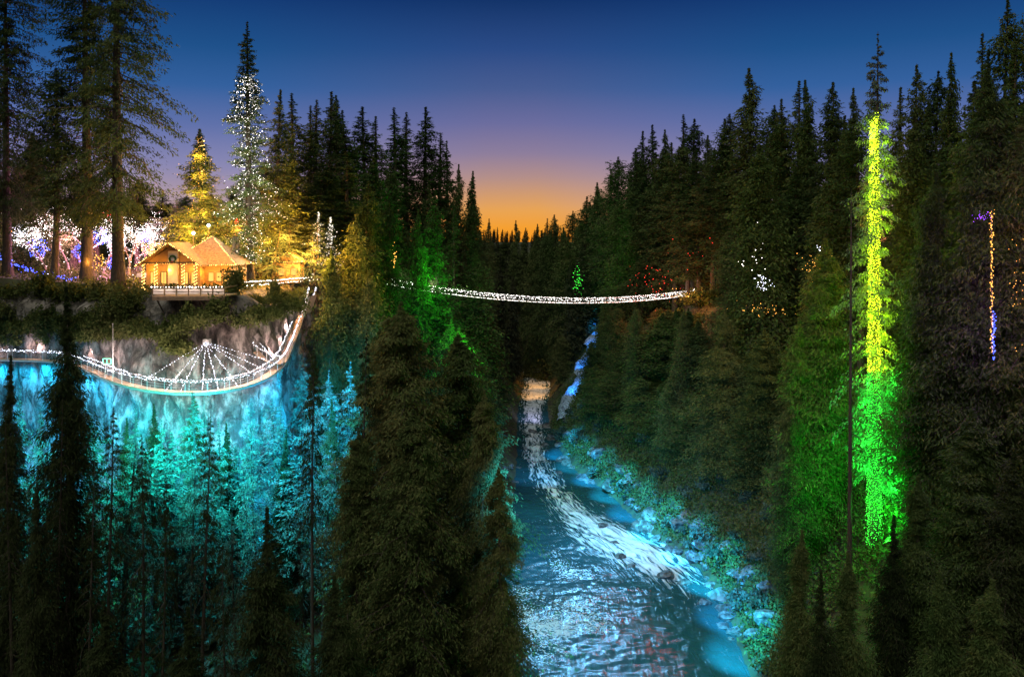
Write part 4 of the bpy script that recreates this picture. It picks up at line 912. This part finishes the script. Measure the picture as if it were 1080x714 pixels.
# ------------------------------------------------------------------ gabled cabin
def cabin():
    G = 52.2; o = (-53, 140, G)
    r = empty('gabled_cabin', o, 'timber cabin with gabled front outlined in gold lights', 'cabin')
    # front block x0..x1, gable to the viewer; coordinates relative to o
    x0, x1, ya, yb, ev, ap = -6.6, 2.2, -2.6, 5.0, 4.4, 7.5; xm = (x0 + x1) / 2
    b = MB(); b.prism([(x0, -.6), (x1, -.6), (x1, ev), (xm, ap - .25), (x0, ev)], ya + 1.6, yb); b.build('front_wall', M['siding'], r)
    b = MB(); b.box((2.8, 5.5, 1.7), (7.2, 9.0, 4.6)); b.build('rear_wall', M['siding'], r)
    # front roof: two slabs with overhang
    for s in (-1, 1):
        xe = x0 - .9 if s < 0 else x1 + .9; k = (ap - ev) / (x1 - xm); ze = ev - k * .9
        b = MB(); b.prism([(xm, ap), (xe, ze), (xe, ze + .22), (xm, ap + .22)] if s < 0 else [(xe, ze), (xm, ap), (xm, ap + .22), (xe, ze + .22)], ya - .5, yb + .6)
        rf = b.build('gable_roof', M['shingle'], r)
    # rear hipped roof
    q = [(-4.0, .4), (7.6, .4), (7.6, 10.8), (-4.0, 10.8)]; az_ = 8.7; ez = 3.9
    b = MB(); b.add([(x, y, ez) for x, y in q] + [(1.9, 5.4, az_), (1.9, 6.2, az_)], [(0, 1, 4), (1, 2, 5, 4), (2, 3, 5), (3, 0, 4, 5), (0, 3, 2, 1)])
    hr = b.build('hipped_roof', M['shingle'], r)
    b = MB(); b.box((5.2, 7.6, 6.9), (1.0, 1.0, 3.4)); b.build('chimney', M['rock'], hr)
    # porch posts, beam, rail
    for x in (x0 + .2, -4.4, 0.0, x1 - .2):
        b = MB(); b.tube([(x, ya + .1, -.6), (x, ya + .1, ev - .15)], .17, 8); b.build('porch_post', M['siding'], r)
    b = MB(); b.box(((x0 + x1) / 2, ya + .1, ev - .02), (x1 - x0 + .6, .28, .3)); b.build('porch_beam', M['darktimber'], r)
    # pale panel with a wreath between the posts, on the gable
    b = MB(); b.box((-2.0, ya + 1.2, 3.6), (1.55, .5, 5.4)); pp = b.build('chimney_breast', M['pale'], r)
    b = MB(); b.tube([(-2.0 + .5 * math.cos(a), ya + .85, 5.0 + .5 * math.sin(a)) for a in np.linspace(0, 2 * math.pi, 17)], .17, 7); b.build('wreath', M['green'], pp)
    b = MB(); b.box((-2.0, ya + .62, 4.52), (.34, .1, .3)); b.build('bow', M['red'], pp)
    for x, w in ((-5.4, 1.1), (-3.7, 1.0), (-.2, 1.0), (1.2, 1.0)):
        b = MB(); yy = ya + 1.58
        b.box((x, yy, 2.9), (w, .06, .1)); b.box((x, yy, .9), (w, .06, .1)); b.box((x - w/2 + .05, yy, 1.9), (.1, .06, 1.9)); b.box((x + w/2 - .05, yy, 1.9), (.1, .06, 1.9)); b.box((x, yy, 1.9), (.06, .06, 1.9))
        fr = b.build('window_frame', M['darktimber'], r)
        b = MB(); b.box((x, yy + .01, 1.9), (w - .12, .03, 1.88)); b.build('window_pane', M['lit_pane'], fr)
    for x in (3.3, 4.6, 5.8):
        b = MB(); b.box((x, .98, 2.0), (1.0, .06, 1.6)); fr = b.build('window_frame', M['darktimber'], r)
        b = MB(); b.box((x, .93, 2.0), (.8, .04, 1.4)); b.build('window_pane', M['lit_pane'], fr)
    b = MB(); b.box((-2.0, ya + 1.0, .3), (1.2, .1, 1.5)); dd = b.build('door', M['darktimber'], r)
    b = MB(); b.box((-1.6, ya + .93, .3), (.08, .05, .2)); b.build('handle', M['steel'], dd)
    b = MB(); b.box((-2.2, ya + .4, -.35), (9.6, 4.0, .3)); b.build('porch_floor', M['timber'], r)
    w = np.array(o)
    k = (ap - ev) / (x1 - xm)
    gl = [w + (x0 - .9, ya - .55, ev - k * .9 + .1), w + (xm, ya - .55, ap + .15), w + (x1 + .9, ya - .55, ev - k * .9 + .1)]
    string('light_string', spaced(gl, .30, .03, 1), .075, M['b_warm'], 'gold lights along the gable edge of the cabin', None, [gl], 1)
    hp = [w + (-4.0, .4, ez + .1), w + (1.9, 5.4, az_ + .1), w + (7.6, .4, ez + .1), w + (2.6, .35, ez + .05)]
    string('light_string', spaced(hp, .33, .03, 2), .075, M['b_warm'], 'gold lights along the hip and eave of the larger cabin roof', None, [hp], 2)
    pb = [w + (x0, ya - .08, ev - .15), w + (x1, ya - .08, ev - .15)]
    string('light_string', spaced(pb, .30, .03, 3), .06, M['b_gold'], 'gold lights under the porch beam of the cabin', None, [pb], 3)
    for j, x in enumerate((x0 + .2, -4.4, 0.0, x1 - .2)):
        a = np.linspace(0, 2 * math.pi * 9, 70); hx = np.stack([x + .22 * np.cos(a), ya + .1 + .22 * np.sin(a), np.linspace(-.4, ev - .3, 70)], -1) + w
        string('light_string', hx, .06, M['b_warm'], 'gold lights wound up the ' + NUM[j] + ' porch post of the cabin from its garden end', 'lights on the porch posts', [hx[::2]], j)
    for p, e in (((-4.5, -4.4, 2.2), 260), ((-.4, -4.4, 2.2), 260), ((-5.4, -1.9, 3.2), 120), ((-2.6, -1.9, 3.2), 120), ((.9, -1.9, 3.2), 120), ((3.2, -.8, 2.9), 220), ((6.2, -.8, 2.9), 260), ((7.0, -1.0, 2.9), 200), ((3.2, -1.6, 8.2), 2200), ((6.6, -1.8, 6.6), 1100), ((-1.0, 0.5, 9.4), 900), ((-5.4, 0.5, 7.8), 500)):
        lamp('cabin_lamp', tuple(w + p), (1.0, 0.40, 0.045), e, size=0.25)
    # wreath lights
cabin()
def hut():
    p = px(156, 304, 143); p[2] = 52.1
    r = empty('stall_hut', p, 'small hut with pale pink roof beside the cabin porch', 'hut')
    b = MB(); b.box((0, 0, .9), (2.2, 2.0, 2.2)); b.build('wall', M['siding'], r)
    b = MB(); b.prism([(-1.5, 2.0), (1.5, 2.0), (1.1, 2.7), (-1.1, 2.7)], -1.5, 1.4); b.build('roof', M['pale'], r)
    b = MB(); b.box((0, -1.02, 1.1), (1.4, .06, .9)); b.build('serving_hatch', M['darktimber'], r)
    lamp('hut_lamp', tuple(p + (0.2, -2.6, 2.4)), (1.0, .6, .5), 90)
hut()
def deck():
    a = px(160, 304.5, 122.4); c = px(237, 303.5, 122.4); x0, x1 = a[0], c[0]; yF = 122.4; yB = 128.0; zf = 52.25; zr = 53.4
    r = empty('viewing_deck', ((x0 + x1) / 2, yF, zf), 'timber viewing deck with lit railing jutting over the cliff', 'deck'); off = ((x0 + x1) / 2, yF, zf)
    b = MB(); b.box(((x0 + x1) / 2, (yF + yB) / 2, zf - .08), (x1 - x0, yB - yF, .16)); b.build('floor', M['timber'], r, off=off)
    b = MB(); b.box(((x0 + x1) / 2, yF + .14, zf - .42), (x1 - x0 - .1, .24, .5)); b.build('front_beam', M['darktimber'], r, off=off)
    for s in np.linspace(x0 + .6, x1 - .6, 4):
        b = MB(); b.tube([(s, yF + .5, zf - .7), (s, yF + 3.4, zf - 3.2)], .12, 5); b.build('brace', M['darktimber'], r, off=off)
    for k, s in enumerate(np.linspace(x0 + .06, x1 - .06, 7)):
        b = MB(); b.box((s, yF + .06, (zf + zr) / 2), (.12, .12, zr - zf)); b.build('post', M['darktimber'], r, off=off)
    for h, w_ in ((zr + .03, .1), (zf + .62, .06), (zf + .22, .06)):
        b = MB(); b.box(((x0 + x1) / 2, yF + .06, h), (x1 - x0 + (.1 if h > zr else -.2), .07, w_)); b.build('rail', M['darktimber'], r, off=off)
    for s in (x0, x1):
        b = MB(); b.box((s, (yF + yB) / 2 + .1, zr + .03), (.1, yB - yF - .2, .1)); b.build('side_rail', M['darktimber'], r, off=off)
    for k in range(6):
        sx = x0 + .06 + (k + .5) * (x1 - x0 - .12) / 6
        b = MB(); b.box((sx, yF + .16, zf + .55), ((x1 - x0) / 6 - .25, .03, .8)); b.build('infill_panel', M['pale'], r, off=off)
    run = [(x0, yF - .02, zr + .1), (x1, yF - .02, zr + .1)]
    string('light_string', spaced(run, .42, .02, 5), .085, M['b_white'], 'white bulbs along the top rail of the viewing deck', None, [run], 5)
    for k in range(3):
        lamp('deck_lamp', (x0 + (k + .5) * (x1 - x0) / 3, yF - 1.2, zr + .6), (1.0, .72, .55), 60)
deck()
def rail_path(pts, label, cat, mat, seed, bulbcol):
    P = smooth_path(pts, 40); r = empty('path_railing', P[0], label, 'railing'); off = tuple(P[0])
    for h in (1.1, .6):
        b = MB(); b.tube(P + (0, 0, h), .05, 5); b.build('rail', M['darktimber'], r, off=off)
    for k in range(0, 40, 4):
        b = MB(); b.tube([P[k] + (0, 0, -.4), P[k] + (0, 0, 1.12)], .06, 5); b.build('post', M['darktimber'], r, off=off)
    string('light_string', np.vstack([spaced(P + (0, 0, 1.2), .34, .04, seed), spaced(P + (0, 0, .62), .5, .05, seed + 1)]), .075, M[bulbcol], 'white lights on ' + label, None, [P + (0, 0, 1.18)], seed)
def gpt(x, D, y=None):
    X = (x - 540) / F * D; return np.array([X, D, max(hz(X, D), 51.9)])
rail_path([gpt(240, 134), gpt(262, 141), gpt(285, 150), gpt(312, 160), gpt(335, 168)], 'timber railing running from the cabin along the cliff top', 'railing', None, 31, 'b_white')
def kiosk():
    p = gpt(306, 163); r = empty('ticket_kiosk', p, 'small orange-lit kiosk half hidden behind the path railing', 'kiosk')
    b = MB(); b.box((0, 0, 1.8), (4.6, 3.2, 4.0)); b.build('wall', M['siding'], r)
    b = MB(); b.prism([(-3.0, 3.8), (3.0, 3.8), (0, 5.6)], -2.2, 2.2); b.build('roof', M['shingle'], r)
    for x in (-1.2, 1.2):
        b = MB(); b.box((x, -1.63, 2.0), (1.4, .06, 1.5)); f_ = b.build('window_frame', M['darktimber'], r)
        b = MB(); b.box((x, -1.68, 2.0), (1.2, .04, 1.3)); b.build('window_pane', M['lit_pane'], f_)
    ev = [p + (-3.0, -2.25, 3.9), p + (0, -2.25, 5.7), p + (3.0, -2.25, 3.9), p + (-3, -2.25, 3.85)]
    string('light_string', spaced(ev, .32, .03, 2), .075, M['b_warm'], 'gold lights outlining the half hidden kiosk', None, [ev], 2)
    for dx, e in ((-2.5, 500), (2.5, 500), (8, 500), (14, 400)): lamp('kiosk_lamp', tuple(p + (dx, -4, 3)), (1.0, .48, .08), e)
kiosk()
def globe_lamp(x, y, D, label):
    p = px(x, y, D); z = hz(p[0], D); r = empty('lamp_post', (p[0], D, z), label, 'lamp post')
    b = MB(); b.tube([(0, 0, -.3), (0, 0, p[2] - z - .3)], .1, 8, .06); b.build('post', M['darktimber'], r)
    import bmesh
    bm = bmesh.new(); bmesh.ops.create_icosphere(bm, subdivisions=2, radius=.30); me = bpy.data.meshes.new('globe'); bm.to_mesh(me); bm.free(); me.materials.append(M['b_white'])
    g_ = kid('globe', me, r); g_.location = (0, 0, p[2] - z)
    lamp('globe_light', (p[0], D - .6, p[2]), (1.0, .75, .45), 250)
globe_lamp(220, 238, 153, 'taller round lamp glowing over the cabin roof'); globe_lamp(204, 246, 152, 'lower round lamp glowing over the cabin gable')

# ------------------------------------------------------------------ bare garden trees wrapped in lights
def bare_tree(seed, H):
    rng = random.Random(seed); b = MB(); pts = []
    def grow(p, d, l, r, lev):
        q = p; path = [q]
        for k in range(4):
            d = d + np.array([rng.gauss(0, .16), rng.gauss(0, .16), rng.gauss(.05, .08)]); d /= np.linalg.norm(d); q = q + d * l / 4; path.append(q)
        b.tube(path, r, 5, r * .55)
        for t in np.arange(0.0, 1, .2 if lev else .07):
            k = int(t * 4); pts.append(path[k] + (path[k+1] - path[k]) * (t * 4 - k) + np.array([rng.gauss(0, .3) for _ in range(3)]))
        if lev < 4:
            for k in range(3 if lev < 3 else 2):
                a = rng.random() * 6.28; s = d + .85 * np.array([math.cos(a), math.sin(a), .25]); s /= np.linalg.norm(s)
                grow(path[rng.choice((3, 4))], s, l * rng.uniform(.62, .82), r * .5, lev + 1)
    grow(np.array([0, 0, -.3]), np.array([0, 0, 1.0]), H * .30, .22, 0)
    return b, np.array(pts)
BT = [bare_tree(s, 13) for s in (3, 4, 8)]
BM = []
for b, p in BT:
    me = bpy.data.meshes.new('bare_tree'); me.from_pydata([tuple(v) for v in b.v], [], b.f); me.materials.append(M['palebark']); BM.append((me, p))
gar = [(4, 168, 'b_cool', 1.0, 'blue-white'), (30, 172, 'b_white', 1.0, 'white'), (52, 166, 'b_white', 1.15, 'white'), (72, 170, 'b_white', 1.25, 'white'), (92, 176, 'b_white', 1.2, 'white'), (108, 166, 'b_cool', 1.05, 'bluish white'), (138, 160, 'b_white', 1.2, 'white'), (150, 168, 'b_white', 1.1, 'white'), (166, 178, 'b_warm', .9, 'gold'), (18, 184, 'b_white', 1.5, 'white'), (44, 188, 'b_white', 1.55, 'white'), (64, 184, 'b_white', 1.6, 'white'), (86, 190, 'b_white', 1.55, 'white'), (118, 186, 'b_white', 1.5, 'white'), (144, 184, 'b_white', 1.45, 'white')]
for k, (x, D, mt, s, cw) in enumerate(gar):
    p = gpt(x, D); me, pts = BM[k % 3]; rz = k * 1.3
    r = empty('bare_tree', p, NUM[k] + ' leafless garden tree from the picture edge, wrapped in ' + cw + ' lights', 'tree', 'leafless lit garden trees', rz); r.scale = (s, s, s)
    kid('trunk', me, r)
    ca, sa = math.cos(rz), math.sin(rz); Q = np.stack([pts[:, 0] * ca - pts[:, 1] * sa, pts[:, 0] * sa + pts[:, 1] * ca, pts[:, 2]], -1) * s + p
    string('light_string', Q, .055, M[mt], cw + ' lights wound through the ' + NUM[k] + ' leafless garden tree', 'strings in the garden trees', None, k)
    lamp('garden_glow', tuple(p + (0, -3, 6)), (1.0, .50, .66) if mt != 'b_warm' else (1, .5, .1), 900, size=.8)
bl = np.vstack([spaced([gpt(-5, 158) + (0, 0, 4.0), gpt(10, 156) + (0, 0, 2.4), gpt(40, 152) + (0, 0, .9), gpt(80, 148) + (0, 0, .5)], .2, .25, 4)])
string('light_string', bl, .085, M['b_blue'], 'blue lights trailing down the hedge at the garden edge', None, None, 4)
rb = np.random.default_rng(3)
for k, (x, y, D, rad, mt, lab) in enumerate([(86, 266, 160, 1.8, 'b_blue', 'ball of blue lights on a shrub below the white-lit trees'), (105, 250, 162, 1.8, 'b_blue', 'ball of blue lights higher beside the thick dark trunk'), (121, 278, 150, 1.3, 'b_blue', 'blue lights low behind the thick dark trunk'), (100, 276, 155, 1.9, 'b_gold', 'orange lights on a rounded shrub between blue ones'),
        (40, 262, 164, 2.0, 'b_blue', 'blue lights on a shrub near the hedge string'), (112, 226, 166, .8, 'b_red', 'small red lights high above the blue ball'), (8, 244, 168, .8, 'b_gold', 'small orange lights at the picture edge'), (153, 250, 166, 1.1, 'b_blue', 'blue lights beside the cabin gable')]):
    c = px(x, y, D); v = rb.normal(0, 1, (90, 3)); v /= np.linalg.norm(v, axis=1, keepdims=True)
    string('light_string', c + v * rad * (0.6 + .4 * rb.random((90, 1))), .08, M[mt], lab, None, None, k)
    if rad > 1.2: lamp('shrub_glow', tuple(c + (0, -2.4, 0)), {'b_blue': (.1, .12, 1), 'b_gold': (1, .4, .05)}[mt], 160)
# conifers wound with lights
def crown_lights(k_tree, n, mat, label, z0, z1, r=.08, seed=0, pw=1.15):
    """bulbs along the boughs of a tree: random points of its crown between two heights"""
    o, x, y, H, w = TREES[k_tree]; rng = np.random.default_rng(seed)
    cm = next(c for c in o.children if c.name.startswith('crown')).data
    v = np.empty(len(cm.vertices) * 3, np.float32); cm.vertices.foreach_get('co', v); v = v.reshape(-1, 3)
    hh = v[:, 2].max(); f = v[:, 2] / hh; v = v[(f > z0) & (f < z1)]; f = v[:, 2] / hh
    p_ = (np.clip((f - z0) / (z1 - z0), .02, 1) ** (pw - 1)); p_ /= p_.sum()
    v = v[rng.choice(len(v), n, p=p_)] + rng.normal(0, .1, (n, 3))
    a = o.rotation_euler.z; c_, s_ = math.cos(a), math.sin(a); v = v * np.array(o.scale)
    P = np.stack([v[:, 0] * c_ - v[:, 1] * s_ + x, v[:, 0] * s_ + v[:, 1] * c_ + y, v[:, 2] + o.location.z], -1)
    string('light_string', P, r, M[mat], label, None, None, seed)
def find(word): return next(k for k, T in enumerate(TREES) if word in T[0]['label'])
kf = find('wound with white'); crown_lights(kf, 1700, 'b_dim', 'fainter white lights deep in the crown of the tall spired fir', .06, .80, .055, 13); crown_lights(kf, 900, 'b_white', 'white lights wound through the tall spired fir', .06, .78, .055, 3)
o, x, y, H, w = TREES[kf]
for t, e in ((.12, 300), (.28, 420), (.42, 420), (.56, 300)):
    for s in (-1, 1): lamp('fir_glow', (x + s * 3.2, y - w * .8, o.location.z + H * t), (1.0, .92, .72), e * .8, size=.8)
kg = find('glowing gold'); o, x, y, H, w = TREES[kg]
gp = np.stack([x + .45 * np.cos(np.arange(420) * .5), y - .1 + .45 * np.sin(np.arange(420) * .5), o.location.z + np.linspace(1, H * .93, 420)], -1)
crown_lights(kg, 420, 'b_gold', 'gold lights scattered over the boughs of the fir behind the cabin', .02, .95, .05, 41)
string('light_string', gp, .06, M['b_warm'], 'gold lights wound up the trunk of the fir behind the cabin', None, [gp[::6]], 6)
for t in (.1, .22, .34, .46, .58, .70, .82):
    for s in (-1, 1): lamp('fir_glow', (x + s * 2.2 * (1 - t), y - 1.8, o.location.z + H * t), (1.0, .46, .06), 330, size=.4)
for x_, t_, D_, nm in ((337, 222, 166, 'first'), (349, 228, 170, 'second')):
    p = gpt(x_, D_); Ht = px(x_, t_, D_)[2] - p[2]
    tree('under', p[0], p[1], p[2] - .3, Ht, 6.5, nm + ' small conifer spangled with blue-white lights by the kiosk', name='young_conifer', group='small lit conifers by the kiosk')
    crown_lights(len(TREES) - 1, 240, 'b_dim', 'blue-white lights on the ' + nm + ' small conifer by the kiosk', .05, 1.0, .085, 9 + x_)
p = gpt(248, 166); tree('under', p[0], p[1], p[2] - .3, px(248, 228, 166)[2] - p[2], 5.5, 'small conical conifer covered in red lights behind the cabin roof', name='young_conifer')
crown_lights(len(TREES) - 1, 330, 'b_red', 'red lights covering the small conifer behind the cabin', .45, 1.0, .09, 77)
lamp('red_glow', tuple(px(248, 244, 162)), (1, .05, .03), 260)

# ------------------------------------------------------------------ east side lights
kl = find('glowing lime'); o, x, y, H, w = TREES[kl]; zb = o.location.z
def zat(yy): return EYE - (yy - 255) / F * y
def helix(z0, z1, n, r0, r1): 
    k = np.arange(n); return np.stack([x + np.linspace(r0, r1, n) * np.cos(k * .62), y + np.linspace(r0, r1, n) * np.sin(k * .62), np.linspace(z0, z1, n)], -1)
h1 = helix(zat(392), zat(120), 4200, .74, .40); string('light_string', h1, .055, M['b_lime'], 'lime yellow lights wound up the trunk of the tall glowing fir', None, [h1[::6]], 1, .14)
h2 = helix(zb + .5, zat(392), 2200, .86, .76); string('light_string', h2, .055, M['b_green'], 'green lights wound round the foot of the tall glowing fir', None, [h2[::6]], 2, .16)
for yy in range(135, 392, 18):
    for s in (-1, 1): lamp('lime_glow', (x + 1.0 * s, y - 1.2, zat(yy)), (.62, 1.0, .01), 260 + (yy - 120) * 2.0, size=.35)
for yy in range(400, 540, 22):
    for s in (-1, 1): lamp('green_glow', (x + 2.0 * s, y - 2.2, zat(yy)), (.02, 1.0, .05), 950, size=.4)
for s in (-1, 1):
    lamp('green_flood', (x + s * 2, y - 10, zb + 8), (.03, 1, .04), 5200, 'SPOT', (x + s * 9, y + 2, zb + 9), .5, 100, 1)
    lamp('green_flood', (x + s * 3, y - 8, zb + 24), (.35, 1, .02), 2400, 'SPOT', (x + s * 8, y + 3, zb + 30), .5, 100, 1)
lamp('green_flood', (x - 2, y - 9, zb + 4), (.03, 1, .06), 5000, 'SPOT', (x + 1, y, zb + 12), .4, 110, 1)
def scatter_lights(boxes):
    rng = np.random.default_rng(8)
    for k, (x_, y_, wx, wy, D, n, mt, lab) in enumerate(boxes):
        P = np.array([px(x_ + rng.normal(0, wx * .55), y_ + rng.normal(0, wy * .55), D + rng.uniform(-1.2, 1.2)) for _ in range(n)])
        string('light_string', P, .055 * D / 140, M[mt], lab, None, None, k)
scatter_lights([(804, 299, 9, 7, 158, 46, 'b_cool', 'cluster of cold white lights between dark trunks past the bridge end'), (812, 326, 26, 6, 156, 40, 'b_gold', 'orange lights strung low between trunks past the bridge end'), (862, 282, 16, 14, 138, 70, 'b_gold', 'orange lights glowing beside the lime-lit fir'),
    (867, 262, 6, 5, 139, 16, 'b_cool', 'few cold white lights above the orange glow'), (795, 268, 22, 22, 158, 16, 'b_white', 'sparse white points high among the trunks past the bridge end'), (690, 300, 24, 18, 246, 60, 'b_red', 'red lights hanging in the conifers over the east bridge end'), (716, 312, 18, 5, 240, 40, 'b_gold', 'orange lights right at the east bridge end'),
    (610, 296, 6, 16, 262, 60, 'b_green', 'green lights trailing down a conifer just beyond mid bridge'), (1036, 230, 8, 6, 90, 26, 'b_violet', 'violet and orange cluster high on the tall dark cedar'), (1072, 300, 8, 60, 91, 40, 'b_gold', 'orange points at the picture edge among dark cedars'), (735, 262, 30, 10, 230, 10, 'b_red', 'few red points above the bridge end'), (416, 272, 2, 12, 170, 30, 'b_gold', 'orange lights upright beside the west bridge end')])
v1 = np.array([px(1046, yy, 90.0) for yy in np.arange(222, 372, 1.1)]); string('light_string', v1, .06, M['b_gold'], 'upright orange string down the tall dark cedar', None, [v1[::8]], 3, .08)
v2 = np.array([px(1048, yy, 89.8) for yy in np.arange(330, 380, 1.0)]); string('light_string', v2, .06, M['b_blue'], 'short blue string under the orange one', None, [v2[::8]], 4, .08)
lamp('violet_glow', tuple(px(1039, 330, 88)), (.4, .05, 1), 90); lamp('violet_glow', tuple(px(1036, 232, 88)), (.4, .1, 1), 60); lamp('orange_glow', tuple(px(1050, 250, 88)), (1, .4, .05), 90)
for (xx, yy, D, c, e) in ((862, 285, 134, (1, .42, .06), 420), (810, 322, 150, (1, .45, .1), 260), (804, 298, 154, (.9, .9, 1), 160), (690, 300, 238, (1, .08, .05), 900), (715, 310, 236, (1, .4, .08), 700), (930, 225, 118, (1, .42, .06), 300), (416, 272, 166, (1, .5, .08), 300)):
    lamp('tree_glow', tuple(px(xx, yy, D)), c, e, size=.5)

# ------------------------------------------------------------------ waterfall on the east slope
def waterfall():
    P = []
    for x_, D in ((636, 352), (634, 335), (630, 318), (623, 300), (616, 288), (609, 278), (604, 270), (596, 262)):
        X = (x_ - 540) / F * D; P.append((X, D, hz(X, D) + .5))
    P = smooth_path(P, 60); d = np.gradient(P, axis=0)[:, :2]; d /= np.linalg.norm(d, axis=1, keepdims=True); s = np.stack([-d[:, 1], d[:, 0], 0 * d[:, 0]], -1)
    rng = np.random.default_rng(2); rows = []
    for k in range(60):
        w = 3.8 + .9 * math.sin(k * .4) + rng.normal(0, .3)
        rows.append([P[k] + s[k] * w * q + (0, 0, .5 * (1 - q * q) + rng.normal(0, .16) - (.9 if abs(q) > .99 else 0)) for q in np.linspace(-1, 1, 9)])
    V = np.array(rows); i = np.arange(540).reshape(60, 9); q = np.stack([i[:-1, :-1], i[:-1, 1:], i[1:, 1:], i[1:, :-1]], -1).reshape(-1, 4)
    o = link(bpy.data.objects.new('waterfall', mesh_np('waterfall', V, q, mat=pmat('falling_water', (.34, .42, .55), .4, (.04, .06, .09), 1.6, detail=8)))); o['kind'] = 'structure'
    return P
WF = waterfall()
for k, (x_, y_, H_) in enumerate(((50, 238, 6), (55, 246, 5), (46, 232, 7), (60, 252, 6), (57, 238, 7))):
    shrub(k % 3, (x_, y_, hz(x_, y_) - .4), 2.0, 'dark bush on the slope right under the east bridge end', 'bushes under the east bridge end')

# ------------------------------------------------------------------ colour floodlights
CY = (.004, .50, 1.0); TE = (.01, .95, .85); BL = (.02, .22, 1.0)
for k in range(8, 112, 5):                       # lamps slung under the walkway, shining down the rock
    q = WP[k]; lamp('cliff_flood', (q[0], q[1] - .2, q[2] - 2.2), CY, 1500, 'SPOT', (q[0] - 1.0, q[1] + 6, q[2] - 16), .4, 120, .9)
for X_, Y_, Z_, tx, ty, tz, e in ((-56, 112, 18, -54, 127, 27, 8000), (-44, 108, 18, -45, 124, 27, 8000), (-33, 114, 18, -40, 130, 28, 9000), (-26, 138, 20, -39, 156, 32, 20000), (-25, 160, 24, -37, 176, 36, 16000), (-84, 122, 22, -84, 143, 27, 7000), (-72, 118, 20, -72, 140, 26, 6000)):
    lamp('cliff_flood', (X_, Y_, Z_), CY, e, 'SPOT', (tx, ty, tz), .6, 85, .9)
for X_, Y_, Z_, c, e in ((-88, 100, 43, CY, 7000), (-76, 98, 42, CY, 8000), (-64, 97, 42, CY, 9000), (-54, 97, 42, TE, 9000), (-45, 97, 42, TE, 10000), (-36, 100, 42, (.01, .8, 1), 10000), (-28, 108, 42, CY, 11000), (-22, 122, 43, CY, 10000), (-70, 94, 38, (.16, .12, 1), 5000)):
    lamp('ravine_flood', (X_, Y_, Z_), c, e, 'SPOT', (X_ * .98 - 2, Y_ + 13, Z_ - 15 if Z_ > 30 else Z_), .6, 120, 1)
lamp('river_flood', (16, 206, 36), (.16, .55, 1.0), 13000, 'SPOT', (8, 140, 0), 1.5, 110, 1)
lamp('river_flood', (-4, 150, 20), (.05, .45, 1.0), 14000, 'SPOT', (18, 176, 0), .8, 120, 1)
lamp('river_flood', (2, 96, 34), (.04, .50, 1.0), 26000, 'SPOT', (14, 150, 0), 1.0, 110, 1)
lamp('river_flood', (4, 212, 14), (.10, .5, 1.0), 4500, 'SPOT', (8, 225, 0), .8, 130, 1)
for Y_ in range(122, 250, 13):
    e_ = float(np.interp(Y_, EDGE_Y, EDGE_R)); lamp('bank_flood', (e_ - 8, Y_ - 5, 12), (.01, .48, 1.0) if Y_ % 2 else (.01, .62, 1.0), 2600 * (.35 + 1.1 * SR.random()), 'SPOT', (e_ + 2.5, Y_ + 2, .5), .6, 62, .7)
lamp('rapid_flood', (9, 326, 13), (1, .40, .08), 6000, 'SPOT', (9.5, 334, 0), .6, 100, 1)
lamp('rapid_flood', (10, 348, 13), (1, .40, .08), 6000, 'SPOT', (10.5, 356, 0), .6, 100, 1)
lamp('river_flood', (10, 158, 22), (.22, .62, 1.0), 9000, 'SPOT', (23, 170, 0), .6, 70, .9)
lamp('rapid_flood', (6, 282, 14), (.62, .58, 1.0), 5000, 'SPOT', (7, 292, 0), .6, 90, 1)
for k in (3, 14, 25, 36, 47):
    lamp('fall_flood', (WF[k][0] - 4, WF[k][1] - 7, WF[k][2] + 7), (.0, .30, 1.0), 2600, 'SPOT', tuple(WF[k]), .5, 70, .9)
for xx, yy, D in ((464, 276, 197), (465, 296, 197), (467, 316, 196), (474, 334, 183), (486, 346, 183), (499, 360, 188)):
    lamp('slope_flood', tuple(px(xx, yy, D)), (.04, 1, .02), 500, size=.4)
lamp('slope_flood', (17, 252, 44), (.15, 1, .02), 4000, 'SPOT', (20, 264, 48), .5, 60, .8)
for (xx, yy, D) in ((70, 250, 172), (105, 255, 174), (150, 262, 170), (30, 250, 174)): lamp('pink_flood', tuple(px(xx, yy, D)), (1, .30, .52), 1100, size=1)
for (xx, yy, D) in ((178, 262, 154), (200, 240, 158), (236, 262, 151), (252, 240, 158), (284, 268, 154), (300, 250, 160), (318, 262, 161), (332, 262, 158)): lamp('amber_flood', tuple(px(xx, yy, D)), (1, .43, .05), 600, size=1)
